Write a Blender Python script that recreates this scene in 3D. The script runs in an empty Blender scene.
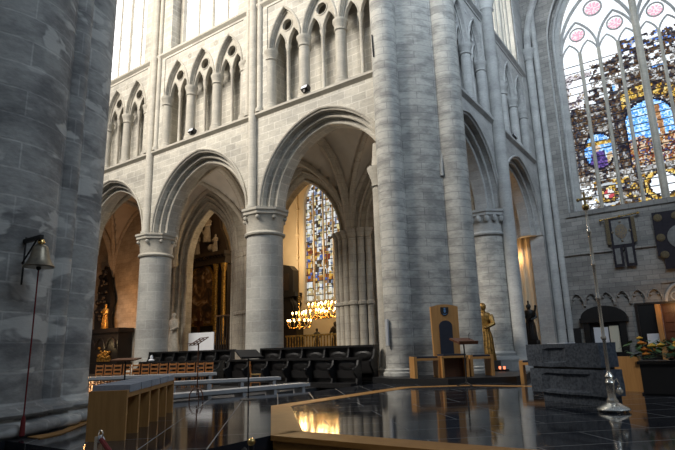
import bpy, bmesh, math, random
from mathutils import Vector, Matrix, geometry, noise
PI = math.pi
C = bpy.context.scene.collection
sc = bpy.context.scene
R = math.radians

# ------------------------------------------------------------------ camera
cam_d = bpy.data.cameras.new('camera'); cam = bpy.data.objects.new('camera', cam_d); C.objects.link(cam)
PITCH, YAW, ROLL = R(13.2), R(34.8), R(-1.63)
fw = Vector((-math.sin(YAW)*math.cos(PITCH), math.cos(YAW)*math.cos(PITCH), math.sin(PITCH)))
r0 = Vector((math.cos(YAW), math.sin(YAW), 0)); u0 = r0.cross(fw)
rt = math.cos(ROLL)*r0 + math.sin(ROLL)*u0; up = -math.sin(ROLL)*r0 + math.cos(ROLL)*u0
m = Matrix((rt, up, -fw)).transposed().to_4x4(); m.translation = (0, 0, 1.05)
cam.matrix_world = m
cam_d.sensor_width = 36; cam_d.lens = 533.0*36/675; cam_d.clip_end = 500; cam_d.clip_start = .05
sc.camera = cam

# ------------------------------------------------------------------ world, large lights, exposure
w = bpy.data.worlds.new('world'); sc.world = w; w.use_nodes = True
wb = w.node_tree.nodes['Background']; wb.inputs[0].default_value = (.60, .76, 1, 1); wb.inputs[1].default_value = .18

def area(name, loc, target, size, power, col, sy=None, spread=180):
    d = bpy.data.lights.new(name, 'AREA'); d.energy = power; d.color = col; d.size = size
    d.spread = R(spread)
    if sy: d.shape = 'RECTANGLE'; d.size_y = sy
    o = bpy.data.objects.new(name, d); C.objects.link(o); o.location = loc
    o.rotation_euler = (Vector(target)-Vector(loc)).to_track_quat('-Z', 'Y').to_euler()
    return o
def point(name, loc, power, col, rad=.3):
    d = bpy.data.lights.new(name, 'POINT'); d.energy = power; d.color = col; d.shadow_soft_size = rad
    o = bpy.data.objects.new(name, d); C.objects.link(o); o.location = loc
    return o
area('clerestory_daylight', (-25, -4, 26), (-16, 16.4, 16), 12, 5600, (1, .93, .83), 8, 110)
area('nave_daylight', (12, 9, 22), (-9, 15, 14), 14, 1100, (.68, .83, 1), 9, 110)
area('choir_daylight', (3, 4, 25), (-6, 31, 19), 10, 1200, (.76, .88, 1), 8, 75)

sc.view_settings.view_transform = 'Standard'; sc.view_settings.look = 'None'
sc.view_settings.gamma = 1; sc.view_settings.use_curve_mapping = False
sc.view_settings.exposure = 0.0

# ------------------------------------------------------------------ materials
def mat(name, col, rough=.6, metal=0, emit=None, estr=1, spec=None):
    k = bpy.data.materials.new(name); k.use_nodes = True
    b = k.node_tree.nodes['Principled BSDF']
    b.inputs['Base Color'].default_value = (*col, 1); b.inputs['Roughness'].default_value = rough
    b.inputs['Metallic'].default_value = metal
    if spec is not None: b.inputs['Specular IOR Level'].default_value = spec
    if emit:
        b.inputs['Emission Color'].default_value = (*emit, 1); b.inputs['Emission Strength'].default_value = estr
    return k
def N(k, t, **kw):
    n = k.node_tree.nodes.new(t)
    for a, v in kw.items():
        if a in n.inputs.keys(): n.inputs[a].default_value = v
        else: setattr(n, a, v)
    return n
def ramp(k, stops):
    n = k.node_tree.nodes.new('ShaderNodeValToRGB'); e = n.color_ramp.elements
    while len(e) < len(stops): e.new(.5)
    for q, (p, c) in zip(e, stops):
        q.position = p; q.color = (*c, 1) if len(c) == 3 else c
    return n
def mix(k, mode, fac, a, b):
    n = k.node_tree.nodes.new('ShaderNodeMix'); n.data_type = 'RGBA'; n.blend_type = mode
    L = k.node_tree.links
    for i, v in ((0, fac), (6, a), (7, b)):
        if hasattr(v, 'is_linked'): L.new(v, n.inputs[i])
        elif isinstance(v, (int, float)): n.inputs[i].default_value = v
        else: n.inputs[i].default_value = (*v, 1)
    return n.outputs[2]
def stone(name, c1, c2, mortar, bw=.62, bh=.3, stain=(.5, .5, .52), stain_amt=.6, patch=None, patch_amt=0, msize=.012, rough=.85, seed=0, sscale=.55, thr=(.42, .62)):
    k = mat(name, c1, rough); L = k.node_tree.links; b = k.node_tree.nodes['Principled BSDF']
    uv = N(k, 'ShaderNodeUVMap'); tc = N(k, 'ShaderNodeTexCoord')
    br = N(k, 'ShaderNodeTexBrick'); L.new(uv.outputs[0], br.inputs['Vector'])
    br.inputs['Color1'].default_value = (*c1, 1); br.inputs['Color2'].default_value = (*c2, 1); br.inputs['Mortar'].default_value = (*mortar, 1)
    br.inputs['Scale'].default_value = 1; br.inputs['Brick Width'].default_value = bw; br.inputs['Row Height'].default_value = bh
    br.inputs['Mortar Size'].default_value = msize; br.inputs['Mortar Smooth'].default_value = .3; br.inputs['Bias'].default_value = -.1
    mp = N(k, 'ShaderNodeMapping'); mp.inputs['Location'].default_value = (seed*3.1, seed*1.7, seed*.9); mp.inputs['Scale'].default_value = (1, 1, 2.2); L.new(tc.outputs['Object'], mp.inputs[0])
    n1 = N(k, 'ShaderNodeTexNoise', Scale=sscale, Detail=5.0, Roughness=.62); L.new(mp.outputs[0], n1.inputs['Vector'])
    r1 = ramp(k, [(thr[0], (1, 1, 1)), (thr[1], stain)]); L.new(n1.outputs['Fac'], r1.inputs[0])
    col = mix(k, 'MULTIPLY', stain_amt, br.outputs['Color'], r1.outputs[0])
    n2 = N(k, 'ShaderNodeTexNoise', Scale=9.0, Detail=4.0); L.new(mp.outputs[0], n2.inputs['Vector'])
    r2 = ramp(k, [(.3, (.82, .82, .82)), (.7, (1.08, 1.08, 1.06))]); L.new(n2.outputs['Fac'], r2.inputs[0])
    col = mix(k, 'MULTIPLY', .7, col, r2.outputs[0])
    if patch:
        n3 = N(k, 'ShaderNodeTexNoise', Scale=1.1, Detail=3.0, Distortion=.4); L.new(mp.outputs[0], n3.inputs['Vector'])
        r3 = ramp(k, [(.56, (0, 0, 0)), (.6, (1, 1, 1))]); L.new(n3.outputs['Fac'], r3.inputs[0])
        mm = N(k, 'ShaderNodeMath', operation='MULTIPLY'); mm.inputs[1].default_value = patch_amt; L.new(r3.outputs[0], mm.inputs[0])
        col = mix(k, 'MIX', mm.outputs[0], col, patch)
    L.new(col, b.inputs['Base Color'])
    bp = N(k, 'ShaderNodeBump', Strength=.35, Distance=.02); L.new(br.outputs['Fac'], bp.inputs['Height']); bp.invert = True
    bp2 = N(k, 'ShaderNodeBump', Strength=.25, Distance=.03); L.new(n2.outputs['Fac'], bp2.inputs['Height']); L.new(bp.outputs[0], bp2.inputs['Normal'])
    L.new(bp2.outputs[0], b.inputs['Normal'])
    return k
def wood(name, c1, c2, rough=.45, scale=(14, 14, 1.2)):
    k = mat(name, c1, rough); L = k.node_tree.links; b = k.node_tree.nodes['Principled BSDF']
    tc = N(k, 'ShaderNodeTexCoord'); mp = N(k, 'ShaderNodeMapping'); mp.inputs['Scale'].default_value = scale; L.new(tc.outputs['Object'], mp.inputs[0])
    n = N(k, 'ShaderNodeTexNoise', Scale=1.5, Detail=4.0, Distortion=.6); L.new(mp.outputs[0], n.inputs['Vector'])
    r = ramp(k, [(.3, c1), (.7, c2)]); L.new(n.outputs['Fac'], r.inputs[0]); L.new(r.outputs[0], b.inputs['Base Color'])
    return k
def mottled(name, c1, c2, scale=4, rough=.5, metal=0, lo=.35, hi=.65, bump=0):
    k = mat(name, c1, rough, metal); L = k.node_tree.links; b = k.node_tree.nodes['Principled BSDF']
    tc = N(k, 'ShaderNodeTexCoord'); n = N(k, 'ShaderNodeTexNoise', Scale=float(scale), Detail=6.0); L.new(tc.outputs['Object'], n.inputs['Vector'])
    r = ramp(k, [(lo, c1), (hi, c2)]); L.new(n.outputs['Fac'], r.inputs[0]); L.new(r.outputs[0], b.inputs['Base Color'])
    if bump:
        q = N(k, 'ShaderNodeBump', Strength=bump, Distance=.02); L.new(n.outputs['Fac'], q.inputs['Height']); L.new(q.outputs[0], b.inputs['Normal'])
    return k
def attr_emit(name, strength):
    k = bpy.data.materials.new(name); k.use_nodes = True; nt = k.node_tree; nt.nodes.clear()
    a = nt.nodes.new('ShaderNodeAttribute'); a.attribute_name = 'glass'; e = nt.nodes.new('ShaderNodeEmission'); o = nt.nodes.new('ShaderNodeOutputMaterial')
    nt.links.new(a.outputs['Color'], e.inputs[0]); e.inputs[1].default_value = strength; nt.links.new(e.outputs[0], o.inputs[0])
    return k
def emit(name, col, s):
    k = bpy.data.materials.new(name); k.use_nodes = True; nt = k.node_tree; nt.nodes.clear()
    e = nt.nodes.new('ShaderNodeEmission'); o = nt.nodes.new('ShaderNodeOutputMaterial'); e.inputs[0].default_value = (*col, 1); e.inputs[1].default_value = s
    nt.links.new(e.outputs[0], o.inputs[0]); return k

M = {}
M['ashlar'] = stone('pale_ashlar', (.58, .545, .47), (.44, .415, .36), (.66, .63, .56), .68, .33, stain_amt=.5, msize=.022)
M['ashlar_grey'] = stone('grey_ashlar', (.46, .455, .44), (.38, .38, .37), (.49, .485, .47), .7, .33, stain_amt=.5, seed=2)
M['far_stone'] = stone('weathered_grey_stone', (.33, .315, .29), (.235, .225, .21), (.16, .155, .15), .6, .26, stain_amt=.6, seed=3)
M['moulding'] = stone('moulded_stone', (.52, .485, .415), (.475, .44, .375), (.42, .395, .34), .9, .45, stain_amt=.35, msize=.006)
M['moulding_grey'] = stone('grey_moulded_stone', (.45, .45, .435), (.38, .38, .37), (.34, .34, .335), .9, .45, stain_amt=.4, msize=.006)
M['column'] = stone('column_stone', (.50, .485, .44), (.40, .385, .35), (.60, .585, .54), .85, .46, stain=(.6, .6, .62), stain_amt=.5, seed=5, msize=.01)
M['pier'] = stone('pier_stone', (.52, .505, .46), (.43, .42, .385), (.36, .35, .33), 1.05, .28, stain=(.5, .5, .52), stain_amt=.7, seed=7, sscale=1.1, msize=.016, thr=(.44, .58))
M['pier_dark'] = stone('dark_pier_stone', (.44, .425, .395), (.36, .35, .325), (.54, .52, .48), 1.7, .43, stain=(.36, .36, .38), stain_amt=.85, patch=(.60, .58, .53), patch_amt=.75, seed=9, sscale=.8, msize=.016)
M['plaster'] = mottled('vault_plaster', (.50, .455, .385), (.43, .39, .33), 1.2, .9)
M['plaster_warm'] = mottled('warm_plaster', (.62, .52, .37), (.56, .46, .32), .8, .9)
M['rib'] = stone('rib_stone', (.46, .415, .34), (.39, .35, .29), (.31, .28, .235), .5, .4, stain_amt=.4, seed=4)
M['inner_stone'] = stone('chapel_stone', (.50, .455, .375), (.41, .375, .31), (.33, .30, .25), .6, .35, stain=(.5, .48, .45), stain_amt=.6, seed=6)
M['oak'] = wood('golden_oak', (.50, .26, .085), (.40, .195, .06))
M['oak_step'] = wood('step_oak', (.36, .185, .055), (.28, .135, .038), .5, (3, 3, 14)); M['oak_step'].node_tree.nodes['Principled BSDF'].inputs['Specular IOR Level'].default_value = .2
M['chair_wood'] = wood('honey_wood', (.34, .14, .04), (.26, .10, .028))
M['stall_wood'] = wood('black_oak', (.010, .009, .009), (.006, .0055, .0055), .42)
M['altar_wood'] = wood('dark_wood', (.022, .014, .010), (.013, .009, .007), .4)
M['red_wood'] = wood('red_brown_wood', (.12, .045, .02), (.08, .03, .013), .4)
M['black'] = mat('black_paint', (.012, .012, .013), .45)
M['iron'] = mat('dark_iron', (.03, .028, .026), .5, .6)
M['brass'] = mat('brass', (.75, .52, .2), .25, 1)
M['gilt'] = mottled('gilded_wood', (.58, .36, .09), (.20, .11, .03), 9, .4, .75)
M['old_gilt'] = mottled('old_gilding', (.34, .20, .05), (.11, .06, .017), 9, .45, .6)
M['bronze'] = mottled('bell_bronze', (.36, .30, .21), (.20, .165, .12), 7, .38, .85)
M['silver'] = mat('polished_silver', (.95, .88, .76), .22, .8)
M['grey_wood'] = mottled('grey_bench_wood', (.40, .40, .40), (.33, .33, .335), 6, .5)
M['cushion'] = mottled('grey_cushion', (.34, .36, .40), (.29, .31, .345), 30, .9)
M['navy'] = mat('navy_leather', (.016, .02, .034), .5)
M['granite'] = mottled('blue_granite', (.12, .14, .17), (.06, .072, .092), 22, .75, 0, .4, .62, .6)
M['white_paper'] = mat('white_board', (.74, .75, .78), .6)
M['red_cloth'] = mat('red_cord', (.16, .012, .012), .8)
M['statue_stone'] = mottled('statue_stone', (.42, .39, .34), (.30, .28, .24), 8, .85)
M['lead'] = mat('lead', (.02, .02, .022), .6)
M['dull_gold'] = mottled('dull_gold_thread', (.13, .095, .04), (.07, .05, .025), 16, .7)
M['grey_stone'] = mottled('dark_grey_stone', (.20, .18, .155), (.12, .11, .095), 7, .8)
M['banner_cloth'] = mottled('banner_cloth', (.22, .22, .21), (.15, .15, .145), 6, .9)
M['banner_dark'] = mottled('dark_cloth', (.022, .018, .026), (.014, .012, .017), 6, .9)
M['leaf'] = mottled('leaf_green', (.05, .12, .025), (.025, .07, .015), 12, .6)
M['petal_orange'] = mat('orange_petal', (.62, .21, .02), .7)
M['petal_yellow'] = mat('yellow_petal', (.65, .38, .04), .7)
M['clear_glass'] = emit('bright_window_glass', (1, .985, .96), 3.2)
M['day_glass'] = emit('dim_window_glass', (.8, .88, 1), 1.6)
M['stained'] = attr_emit('stained_glass', 1.0)
M['flame'] = emit('lamp_flame', (1, .66, .26), 17)
M['candle_red'] = emit('votive_light', (1, .25, .12), 2)
M['speaker'] = mat('pale_grey_paint', (.42, .43, .45), .5)
M['skin_paint'] = mat('painted_flesh', (.42, .26, .16), .6)

def paint_mat():
    k = mat('oil_painting', (.1, .06, .03), .35); L = k.node_tree.links; b = k.node_tree.nodes['Principled BSDF']
    tc = N(k, 'ShaderNodeTexCoord'); n = N(k, 'ShaderNodeTexNoise', Scale=1.1, Detail=5.0, Distortion=1.4); L.new(tc.outputs['Object'], n.inputs['Vector'])
    r = ramp(k, [(.35, (.02, .014, .01)), (.48, (.09, .045, .022)), (.56, (.26, .14, .06)), (.62, (.46, .34, .22)), (.7, (.10, .07, .05))])
    L.new(n.outputs['Fac'], r.inputs[0]); L.new(r.outputs[0], b.inputs['Base Color']); return k
M['painting'] = paint_mat()

def floor_mat(name, rot):
    k = mat(name, (.014, .015, .018), .08); L = k.node_tree.links; b = k.node_tree.nodes['Principled BSDF']
    b.inputs['IOR'].default_value = 1.38
    tc = N(k, 'ShaderNodeTexCoord'); mp = N(k, 'ShaderNodeMapping'); mp.inputs['Rotation'].default_value = (0, 0, R(rot)); L.new(tc.outputs['Object'], mp.inputs[0])
    br = N(k, 'ShaderNodeTexBrick'); L.new(mp.outputs[0], br.inputs['Vector'])
    br.inputs['Color1'].default_value = (.017, .0185, .023, 1); br.inputs['Color2'].default_value = (.026, .028, .034, 1); br.inputs['Mortar'].default_value = (.13, .135, .14, 1)
    br.inputs['Scale'].default_value = 1; br.inputs['Brick Width'].default_value = 1.9; br.inputs['Row Height'].default_value = .8; br.inputs['Mortar Size'].default_value = .009
    n = N(k, 'ShaderNodeTexNoise', Scale=2.2, Detail=5.0); L.new(tc.outputs['Object'], n.inputs['Vector'])
    r = ramp(k, [(.3, (.05, .05, .05)), (.7, (.095, .095, .095))]); L.new(n.outputs['Fac'], r.inputs[0])
    L.new(mix(k, 'MIX', br.outputs['Fac'], r.outputs[0], (.5, .5, .5)), b.inputs['Roughness'])
    L.new(br.outputs['Color'], b.inputs['Base Color']); return k
M['altar_floor'] = floor_mat('polished_black_altar_floor', -43)
M['floor'] = floor_mat('polished_black_stone', 48.6)
M['aisle_floor'] = mottled('dull_grey_paving', (.05, .05, .052), (.034, .034, .036), 3, .35)

# ------------------------------------------------------------------ mesh helpers
def tag(o, label=None, cat=None, group=None, kind=None):
    for k, v in (('label', label), ('category', cat), ('group', group), ('kind', kind)):
        if v: o[k] = v
    return o
MW = {}
def thing(name, label, cat, loc=(0, 0, 0), rz=0, group=None):
    o = bpy.data.objects.new(name, None); C.objects.link(o); o.empty_display_size = .2
    o.location = loc; o.rotation_euler = (0, 0, rz)
    MW[o.name] = Matrix.Translation(loc) @ Matrix.Rotation(rz, 4, 'Z')
    return tag(o, label, cat, group)
def build(name, bm, mt, parent=None, smooth=False, cyl=None, world=False, angle=40, label=None, bevel=0):
    """link bm as one object. world=True: the mesh is in world space and is brought into its thing's space."""
    if bevel:
        es = [e for e in bm.edges if len(e.link_faces) == 2 and e.calc_face_angle(0) > R(50)]
        bmesh.ops.bevel(bm, geom=es, offset=bevel, segments=2, affect='EDGES', profile=.6)
    bmesh.ops.recalc_face_normals(bm, faces=bm.faces)
    uvl = bm.loops.layers.uv.new('UVMap')
    for f in bm.faces:
        n = f.normal; a = (abs(n.x), abs(n.y), abs(n.z))
        for l in f.loops:
            c = l.vert.co
            if cyl and a[2] < .8:
                fc = f.calc_center_median(); t0 = math.atan2(fc.y-cyl[1], fc.x-cyl[0]); t = math.atan2(c.y-cyl[1], c.x-cyl[0])
                while t-t0 > PI: t -= 2*PI
                while t-t0 < -PI: t += 2*PI
                l[uvl].uv = (t*cyl[2], c.z)
            elif a[2] > .75: l[uvl].uv = (c.x, c.y)
            elif a[0] > a[1]: l[uvl].uv = (c.y, c.z)
            else: l[uvl].uv = (c.x, c.z)
    if world and parent is not None:
        q = parent; mw = MW.get(q.name)
        while mw is None and q.parent: q = q.parent; mw = MW.get(q.name)
        if mw is not None: bm.transform(mw.inverted())
    me = bpy.data.meshes.new(name); bm.to_mesh(me); bm.free()
    mts = mt if isinstance(mt, (list, tuple)) else [mt]
    for q in mts: me.materials.append(M[q] if isinstance(q, str) else q)
    if smooth:
        for p in me.polygons: p.use_smooth = True
        me.set_sharp_from_angle(angle=R(angle))
    o = bpy.data.objects.new(name, me); C.objects.link(o)
    if parent: o.parent = parent
    if label: o['label'] = label
    return o
def struct(name, bm, mt, **kw):
    o = build(name, bm, mt, **kw)
    if not o.parent: o['kind'] = 'structure'
    return o
def BM(): return bmesh.new()
def box(bm, x0, x1, y0, y1, z0, z1, mi=0, mx=None):
    vs = [bm.verts.new((x, y, z)) for z in (z0, z1) for y in (y0, y1) for x in (x0, x1)]
    for q in ((0, 2, 3, 1), (4, 5, 7, 6), (0, 1, 5, 4), (2, 6, 7, 3), (0, 4, 6, 2), (1, 3, 7, 5)):
        bm.faces.new([vs[i] for i in q]).material_index = mi
    if mx is not None:
        for v in vs: v.co = mx @ v.co
    return vs
def lathe(bm, prof, seg=24, c=(0, 0, 0), mx=None, a0=0, a1=2*PI, sx=1, sy=1, mi=0):
    full = abs(a1-a0-2*PI) < 1e-6; n = seg if full else seg+1; rings = []
    for r, z in prof:
        ring = []
        for i in range(n):
            t = a0+(a1-a0)*i/seg; v = Vector((c[0]+sx*max(r, 1e-4)*math.cos(t), c[1]+sy*max(r, 1e-4)*math.sin(t), c[2]+z))
            ring.append(bm.verts.new(mx @ v if mx is not None else v))
        rings.append(ring)
    for a, b in zip(rings, rings[1:]):
        for i in range(seg):
            j = (i+1) % n
            bm.faces.new((a[i], a[j], b[j], b[i])).material_index = mi
    if full:
        bm.faces.new(list(reversed(rings[0]))).material_index = mi; bm.faces.new(rings[-1]).material_index = mi
def tube(bm, pts, r, seg=8, closed=False, mi=0):
    P = [Vector(p) for p in pts]; n = len(P); rr = r if isinstance(r, (list, tuple)) else [r]*n; rings = []
    nv = None
    for i in range(n):
        if closed: d = P[(i+1) % n]-P[i-1]
        else: d = P[min(i+1, n-1)]-P[max(i-1, 0)]
        d.normalize()
        if nv is None:
            nv = d.cross(Vector((0, 0, 1)));
            if nv.length < .1: nv = d.cross(Vector((1, 0, 0)))
        nv = (nv-d*nv.dot(d)).normalized(); b = d.cross(nv)
        rings.append([bm.verts.new(P[i]+rr[i]*(math.cos(2*PI*k/seg)*nv+math.sin(2*PI*k/seg)*b)) for k in range(seg)])
    pairs = list(zip(rings, rings[1:])) + ([(rings[-1], rings[0])] if closed else [])
    for a, b in pairs:
        for k in range(seg):
            bm.faces.new((a[k], a[(k+1) % seg], b[(k+1) % seg], b[k])).material_index = mi
    if not closed:
        bm.faces.new(list(reversed(rings[0]))).material_index = mi; bm.faces.new(rings[-1]).material_index = mi
def ball(bm, c, r, seg=12, rings=8, sx=1, sy=1, sz=1, mi=0):
    lathe(bm, [(r*math.sin(PI*i/rings), -r*sz*math.cos(PI*i/rings)) for i in range(rings+1)], seg, c, sx=sx, sy=sy, mi=mi)
def poly(bm, loops, d0, d1, T=None, mi=0):
    """extrude a 2-D polygon with holes. loops of (u, z); d0..d1 depth; T maps (u, d, z) to 3-D"""
    T = T or (lambda u, d, z: Vector((u, d, z)))
    l3 = [[Vector((u, z, 0)) for u, z in lp] for lp in loops]
    tri = geometry.tessellate_polygon(l3)
    flat = [p for lp in loops for p in lp]
    A = [bm.verts.new(T(u, d0, z)) for u, z in flat]; B = [bm.verts.new(T(u, d1, z)) for u, z in flat]
    for t in tri:
        try:
            bm.faces.new([A[i] for i in t]).material_index = mi; bm.faces.new([B[i] for i in reversed(t)]).material_index = mi
        except ValueError: pass
    k = 0
    for lp in loops:
        n = len(lp)
        for i in range(n):
            a, b = k+i, k+(i+1) % n
            try: bm.faces.new((A[a], A[b], B[b], B[a])).material_index = mi
            except ValueError: pass
        k += n
def arch(xc, hw, zs, rise, n=14):
    """points of a pointed arch from left springing to right springing"""
    Rr = (hw*hw+rise*rise)/(2*hw); L = []
    if rise < hw: Rr = max(Rr, hw)
    ca = xc-hw+Rr; te = math.atan2(rise, xc-ca)
    for i in range(n+1):
        t = PI+(te-PI)*i/n; L.append((ca+Rr*math.cos(t), zs+Rr*math.sin(t)))
    return L+[(2*xc-u, z) for u, z in reversed(L[:-1])]
def circle(xc, zc, r, n=20): return [(xc+r*math.cos(2*PI*i/n), zc+r*math.sin(2*PI*i/n)) for i in range(n)]
def hole_arch(xc, hw, z0, zs, rise, n=14): return [(xc-hw, z0)]+arch(xc, hw, zs, rise, n)+[(xc+hw, z0)]
YW, XW = 16.4, -7.4
TA = lambda u, d, z: Vector((u, YW+d, z))            # choir arcade wall, faces -Y
TB = lambda u, d, z: Vector((XW-d, u, z))            # transept wall, faces +X
YC = 32.0
TC = lambda u, d, z: Vector((u, YC+d, z))            # transept end wall, faces -Y

# ------------------------------------------------------------------ floors
b = BM()
pl = [(-4.95, 3.62), (-7.75, 3.62), (-9.3, 5.2), (-10.45, 7.2), (-10.5, 8.9), (-9.7, 10.0), (-9.05, 11.4), (-9.05, 32.4), (9, 32.4), (9, 5.86), (-4.74, 5.86), (-4.95, 5.6)]
poly(b, [pl], -.6, 0, lambda u, d, z: Vector((u, z, d)))
struct('floor', b, 'floor')
b = BM(); poly(b, [[(-4.74, 5.87), (-7.1, 8.42), (-7.05, 13.35), (-5.75, 14.35), (9, 14.35), (9, 5.87)]], .001, .006, lambda u, d, z: Vector((u, z, d)))
struct('floor_altar', b, 'altar_floor')
b = BM(); box(b, -62, 14, -12, 40, -.9, -.601)
struct('floor_lower', b, 'aisle_floor')
b = BM(); box(b, -62, -9.06, 5.6, 40, -.6, -.3)
box(b, -62, -11.3, 8, 40, -.3, -.15); box(b, -11.3, -9.06, 15, 40, -.3, -.15)
struct('floor_choir', b, 'aisle_floor')
# oak edging of the octagonal altar platform
t = thing('platform_edging', 'golden oak edging band around the octagonal black altar floor', 'floor edging', (-4.9, 5.5, 0))
b = BM(); box(b, -4.9, 9, 5.42, 5.87, -.05, .012); box(b, -4.9, 9, 5.46, 5.86, -.6, -.05)
build('front_step', b, 'oak_step', t, world=True, bevel=.006)
b = BM(); poly(b, [[(-4.9, 5.42), (-4.74, 5.87), (-7.1, 8.42), (-7.5, 8.3)]], .001, .012, lambda u, d, z: Vector((u, z, d)))
build('diagonal_band', b, 'oak_step', t, world=True)
b = BM(); poly(b, [[(-7.5, 8.3), (-7.1, 8.42), (-7.05, 13.4), (-7.45, 13.55)]], .001, .012, lambda u, d, z: Vector((u, z, d)))
build('side_band', b, 'oak_step', t, world=True)
b = BM(); poly(b, [[(-7.45, 13.55), (-7.05, 13.4), (-5.75, 14.35), (3, 14.35), (3, 14.68), (-5.9, 14.68)]], .001, .012, lambda u, d, z: Vector((u, z, d)))
build('back_band', b, 'oak_step', t, world=True)
b = BM(); poly(b, [[(-7.66, 3.9), (-7.78, 4.25), (-9.05, 5.6), (-9.2, 5.45), (-8.2, 4.5), (-8.02, 4.2), (-8.0, 3.9)]], .001, .012, lambda u, d, z: Vector((u, z, d)))
struct('trim_1', b, 'oak_step')

# ------------------------------------------------------------------ arcade walls
Z_CAP, Z_SILL, Z_LEDGE, Z_TOP = 7.1, 11.6, 17.15, 30
TRI = (-2.93, -.98, .98, 2.93)
def arcade(name, T, bays, u0, u1, stone_m, mould_m, tri_bays, trim_no, hs, cl_hw=2.55):
    b = BM()
    def outline(hw, rise):
        pts = [(u0, Z_CAP)]
        for xc in bays: pts += arch(xc, hw, Z_CAP, rise, 12)
        return pts+[(u1, Z_CAP), (u1, Z_TOP), (u0, Z_TOP)]
    th = [[(xc-2.98, Z_SILL+.05), (xc+2.98, Z_SILL+.05), (xc+2.98, Z_LEDGE-.3), (xc-2.98, Z_LEDGE-.3)] for xc in tri_bays]
    ch = [hole_arch(xc, cl_hw, Z_LEDGE+.15, 25, 3.2, 8) for xc in bays]
    poly(b, [outline(3.3, 3.62)]+th+ch, 0, .3, T)
    poly(b, [outline(3.08, 3.4)]+th+ch, .3, 1.25, T)
    poly(b, [outline(3.3, 3.62)]+ch, 1.25, 1.6, T)
    for xc in bays:   # innermost order under the arch
        poly(b, [arch(xc, 3.1, Z_CAP, 3.42, 12)+list(reversed(arch(xc, 2.84, Z_CAP, 3.16, 12)))], .52, 1.08, T)
    wall = struct(name, b, stone_m)
    # mouldings
    b = BM()
    for xc in bays:
        for hw, rise, d, r in ((3.38, 3.72, -.03, .06), (3.3, 3.62, .04, .04), (3.1, 3.42, .31, .05), (2.88, 3.2, .54, .045), (2.88, 3.2, 1.06, .045)):
            tube(b, [T(u, d, z) for u, z in arch(xc, hw, Z_CAP, rise, 12)], r, 6)
    struct('trim_%d' % trim_no, b, mould_m, smooth=True)
    b = BM()
    for z, h, p in ((Z_SILL-.12, .17, .16), (Z_LEDGE-.08, .2, .14)):
        prof = [(0, z-.12), (-p*.5, z-.06), (-p, z), (-p, z+h*.6), (0, z+h)]
        A = [b.verts.new(T(u0, d, q)) for d, q in prof]; B = [b.verts.new(T(u1, d, q)) for d, q in prof]
        for i in range(4): b.faces.new((A[i], A[i+1], B[i+1], B[i]))
        b.faces.new(A); b.faces.new(B)
    struct('trim_%d' % (trim_no+1), b, mould_m)
    return wall
def col_lathe(T, u, d, prof, seg=14):
    c = T(u, d, 0); return dict(prof=prof, seg=seg, c=(c.x, c.y, 0)), (c.x, c.y, max(r for r, z in prof))
def triforium(T, xc, label, stone_m, mould_m, wall):
    p0 = T(xc, .4, Z_SILL); t = thing('triforium_arcade', label, None, p0); t.parent = wall
    z0 = Z_SILL+.04; zs = 14.6; subs = [xc+o for o in (-1.955, 0, 1.955)]
    b = BM()
    top = Z_LEDGE-.3; lo = [(xc-2.98, zs)]
    for s in subs: lo += arch(s, .86, zs, 1.8, 9)
    poly(b, [lo+[(xc+2.98, zs), (xc+2.98, top), (xc-2.98, top)]], .04, .24, T)
    build('arch_panel', b, stone_m, t, world=True)
    for s in subs:
        b = BM()
        low = arch(s-.41, .345, zs-.05, .8, 6)+arch(s+.41, .345, zs-.05, .8, 6)
        poly(b, [[(s-.87, zs-.05)]+low+[(s+.87, zs-.05)]+list(reversed(arch(s, .87, zs, 1.8, 9)))[1:-1], circle(s, zs+1.04, .285, 18)], .25, .42, T)
        build('tracery', b, mould_m, t, world=True)
        b = BM()
        tube(b, [T(u, .03, z) for u, z in arch(s, .92, zs, 1.88, 9)], .055, 6)
        tube(b, [T(u, .2, z) for u, z in arch(s, .83, zs, 1.74, 9)], .035, 6)
        tube(b, [T(s+.3*math.cos(q*PI/8), .245, zs+1.04+.3*math.sin(q*PI/8)) for q in range(16)], .035, 6, True)
        for o in (-.41, .41): tube(b, [T(u, .245, z) for u, z in arch(s+o, .36, zs-.05, .82, 6)], .03, 6)
        build('arch_moulding', b, mould_m, t, world=True, smooth=True)
        b = BM(); k, cy = col_lathe(T, s, .32, [(.13, z0), (.13, z0+.1), (.085, z0+.16), (.085, zs-.36), (.11, zs-.33), (.085, zs-.29), (.14, zs-.06), (.15, zs)], 10); lathe(b, **k)
        build('colonnette', b, mould_m, t, world=True, smooth=True, cyl=cy)
    for i, o in enumerate(TRI):
        b = BM(); k, cy = col_lathe(T, xc+o, .24, [(.32, z0), (.32, z0+.14), (.29, z0+.18), (.30, z0+.24), (.245, z0+.3), (.235, zs-.52), (.29, zs-.48), (.29, zs-.44), (.245, zs-.4), (.31, zs-.14), (.34, zs-.1), (.34, zs)], 16)
        lathe(b, **k); build('column', b, mould_m, t, world=True, smooth=True, cyl=cy)
    for o in (-.98, .98):
        b = BM(); q = T(xc+o, .06, 16.35)
        tube(b, [T(xc+o+.15*math.cos(a*PI/6), .06, 16.35+.15*math.sin(a*PI/6)) for a in range(12)], .035, 5, True)
        for a in range(6): ball(b, T(xc+o+.085*math.cos(a*PI/3), .06, 16.35+.085*math.sin(a*PI/3)), .05, 6, 4)
        build('rosette', b, mould_m, t, world=True, smooth=True)
    return t
bays_A = [-34.6, -27.1, -19.6, -12.1]
wall_a = arcade('wall_north', TA, bays_A, -46, -8.7, 'ashlar', 'moulding', bays_A[1:], 2, 2)
for xc, lb in zip(bays_A[1:], ('triforium of paired pointed openings nearest the large grey pier at left', 'triforium of paired pointed openings above the arch framing the painted altarpiece', 'triforium of paired pointed openings above the arch framing the lit chandeliers')):
    triforium(TA, xc, lb, 'ashlar', 'moulding', wall_a)
bays_B = [20.72, 27.75]
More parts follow.
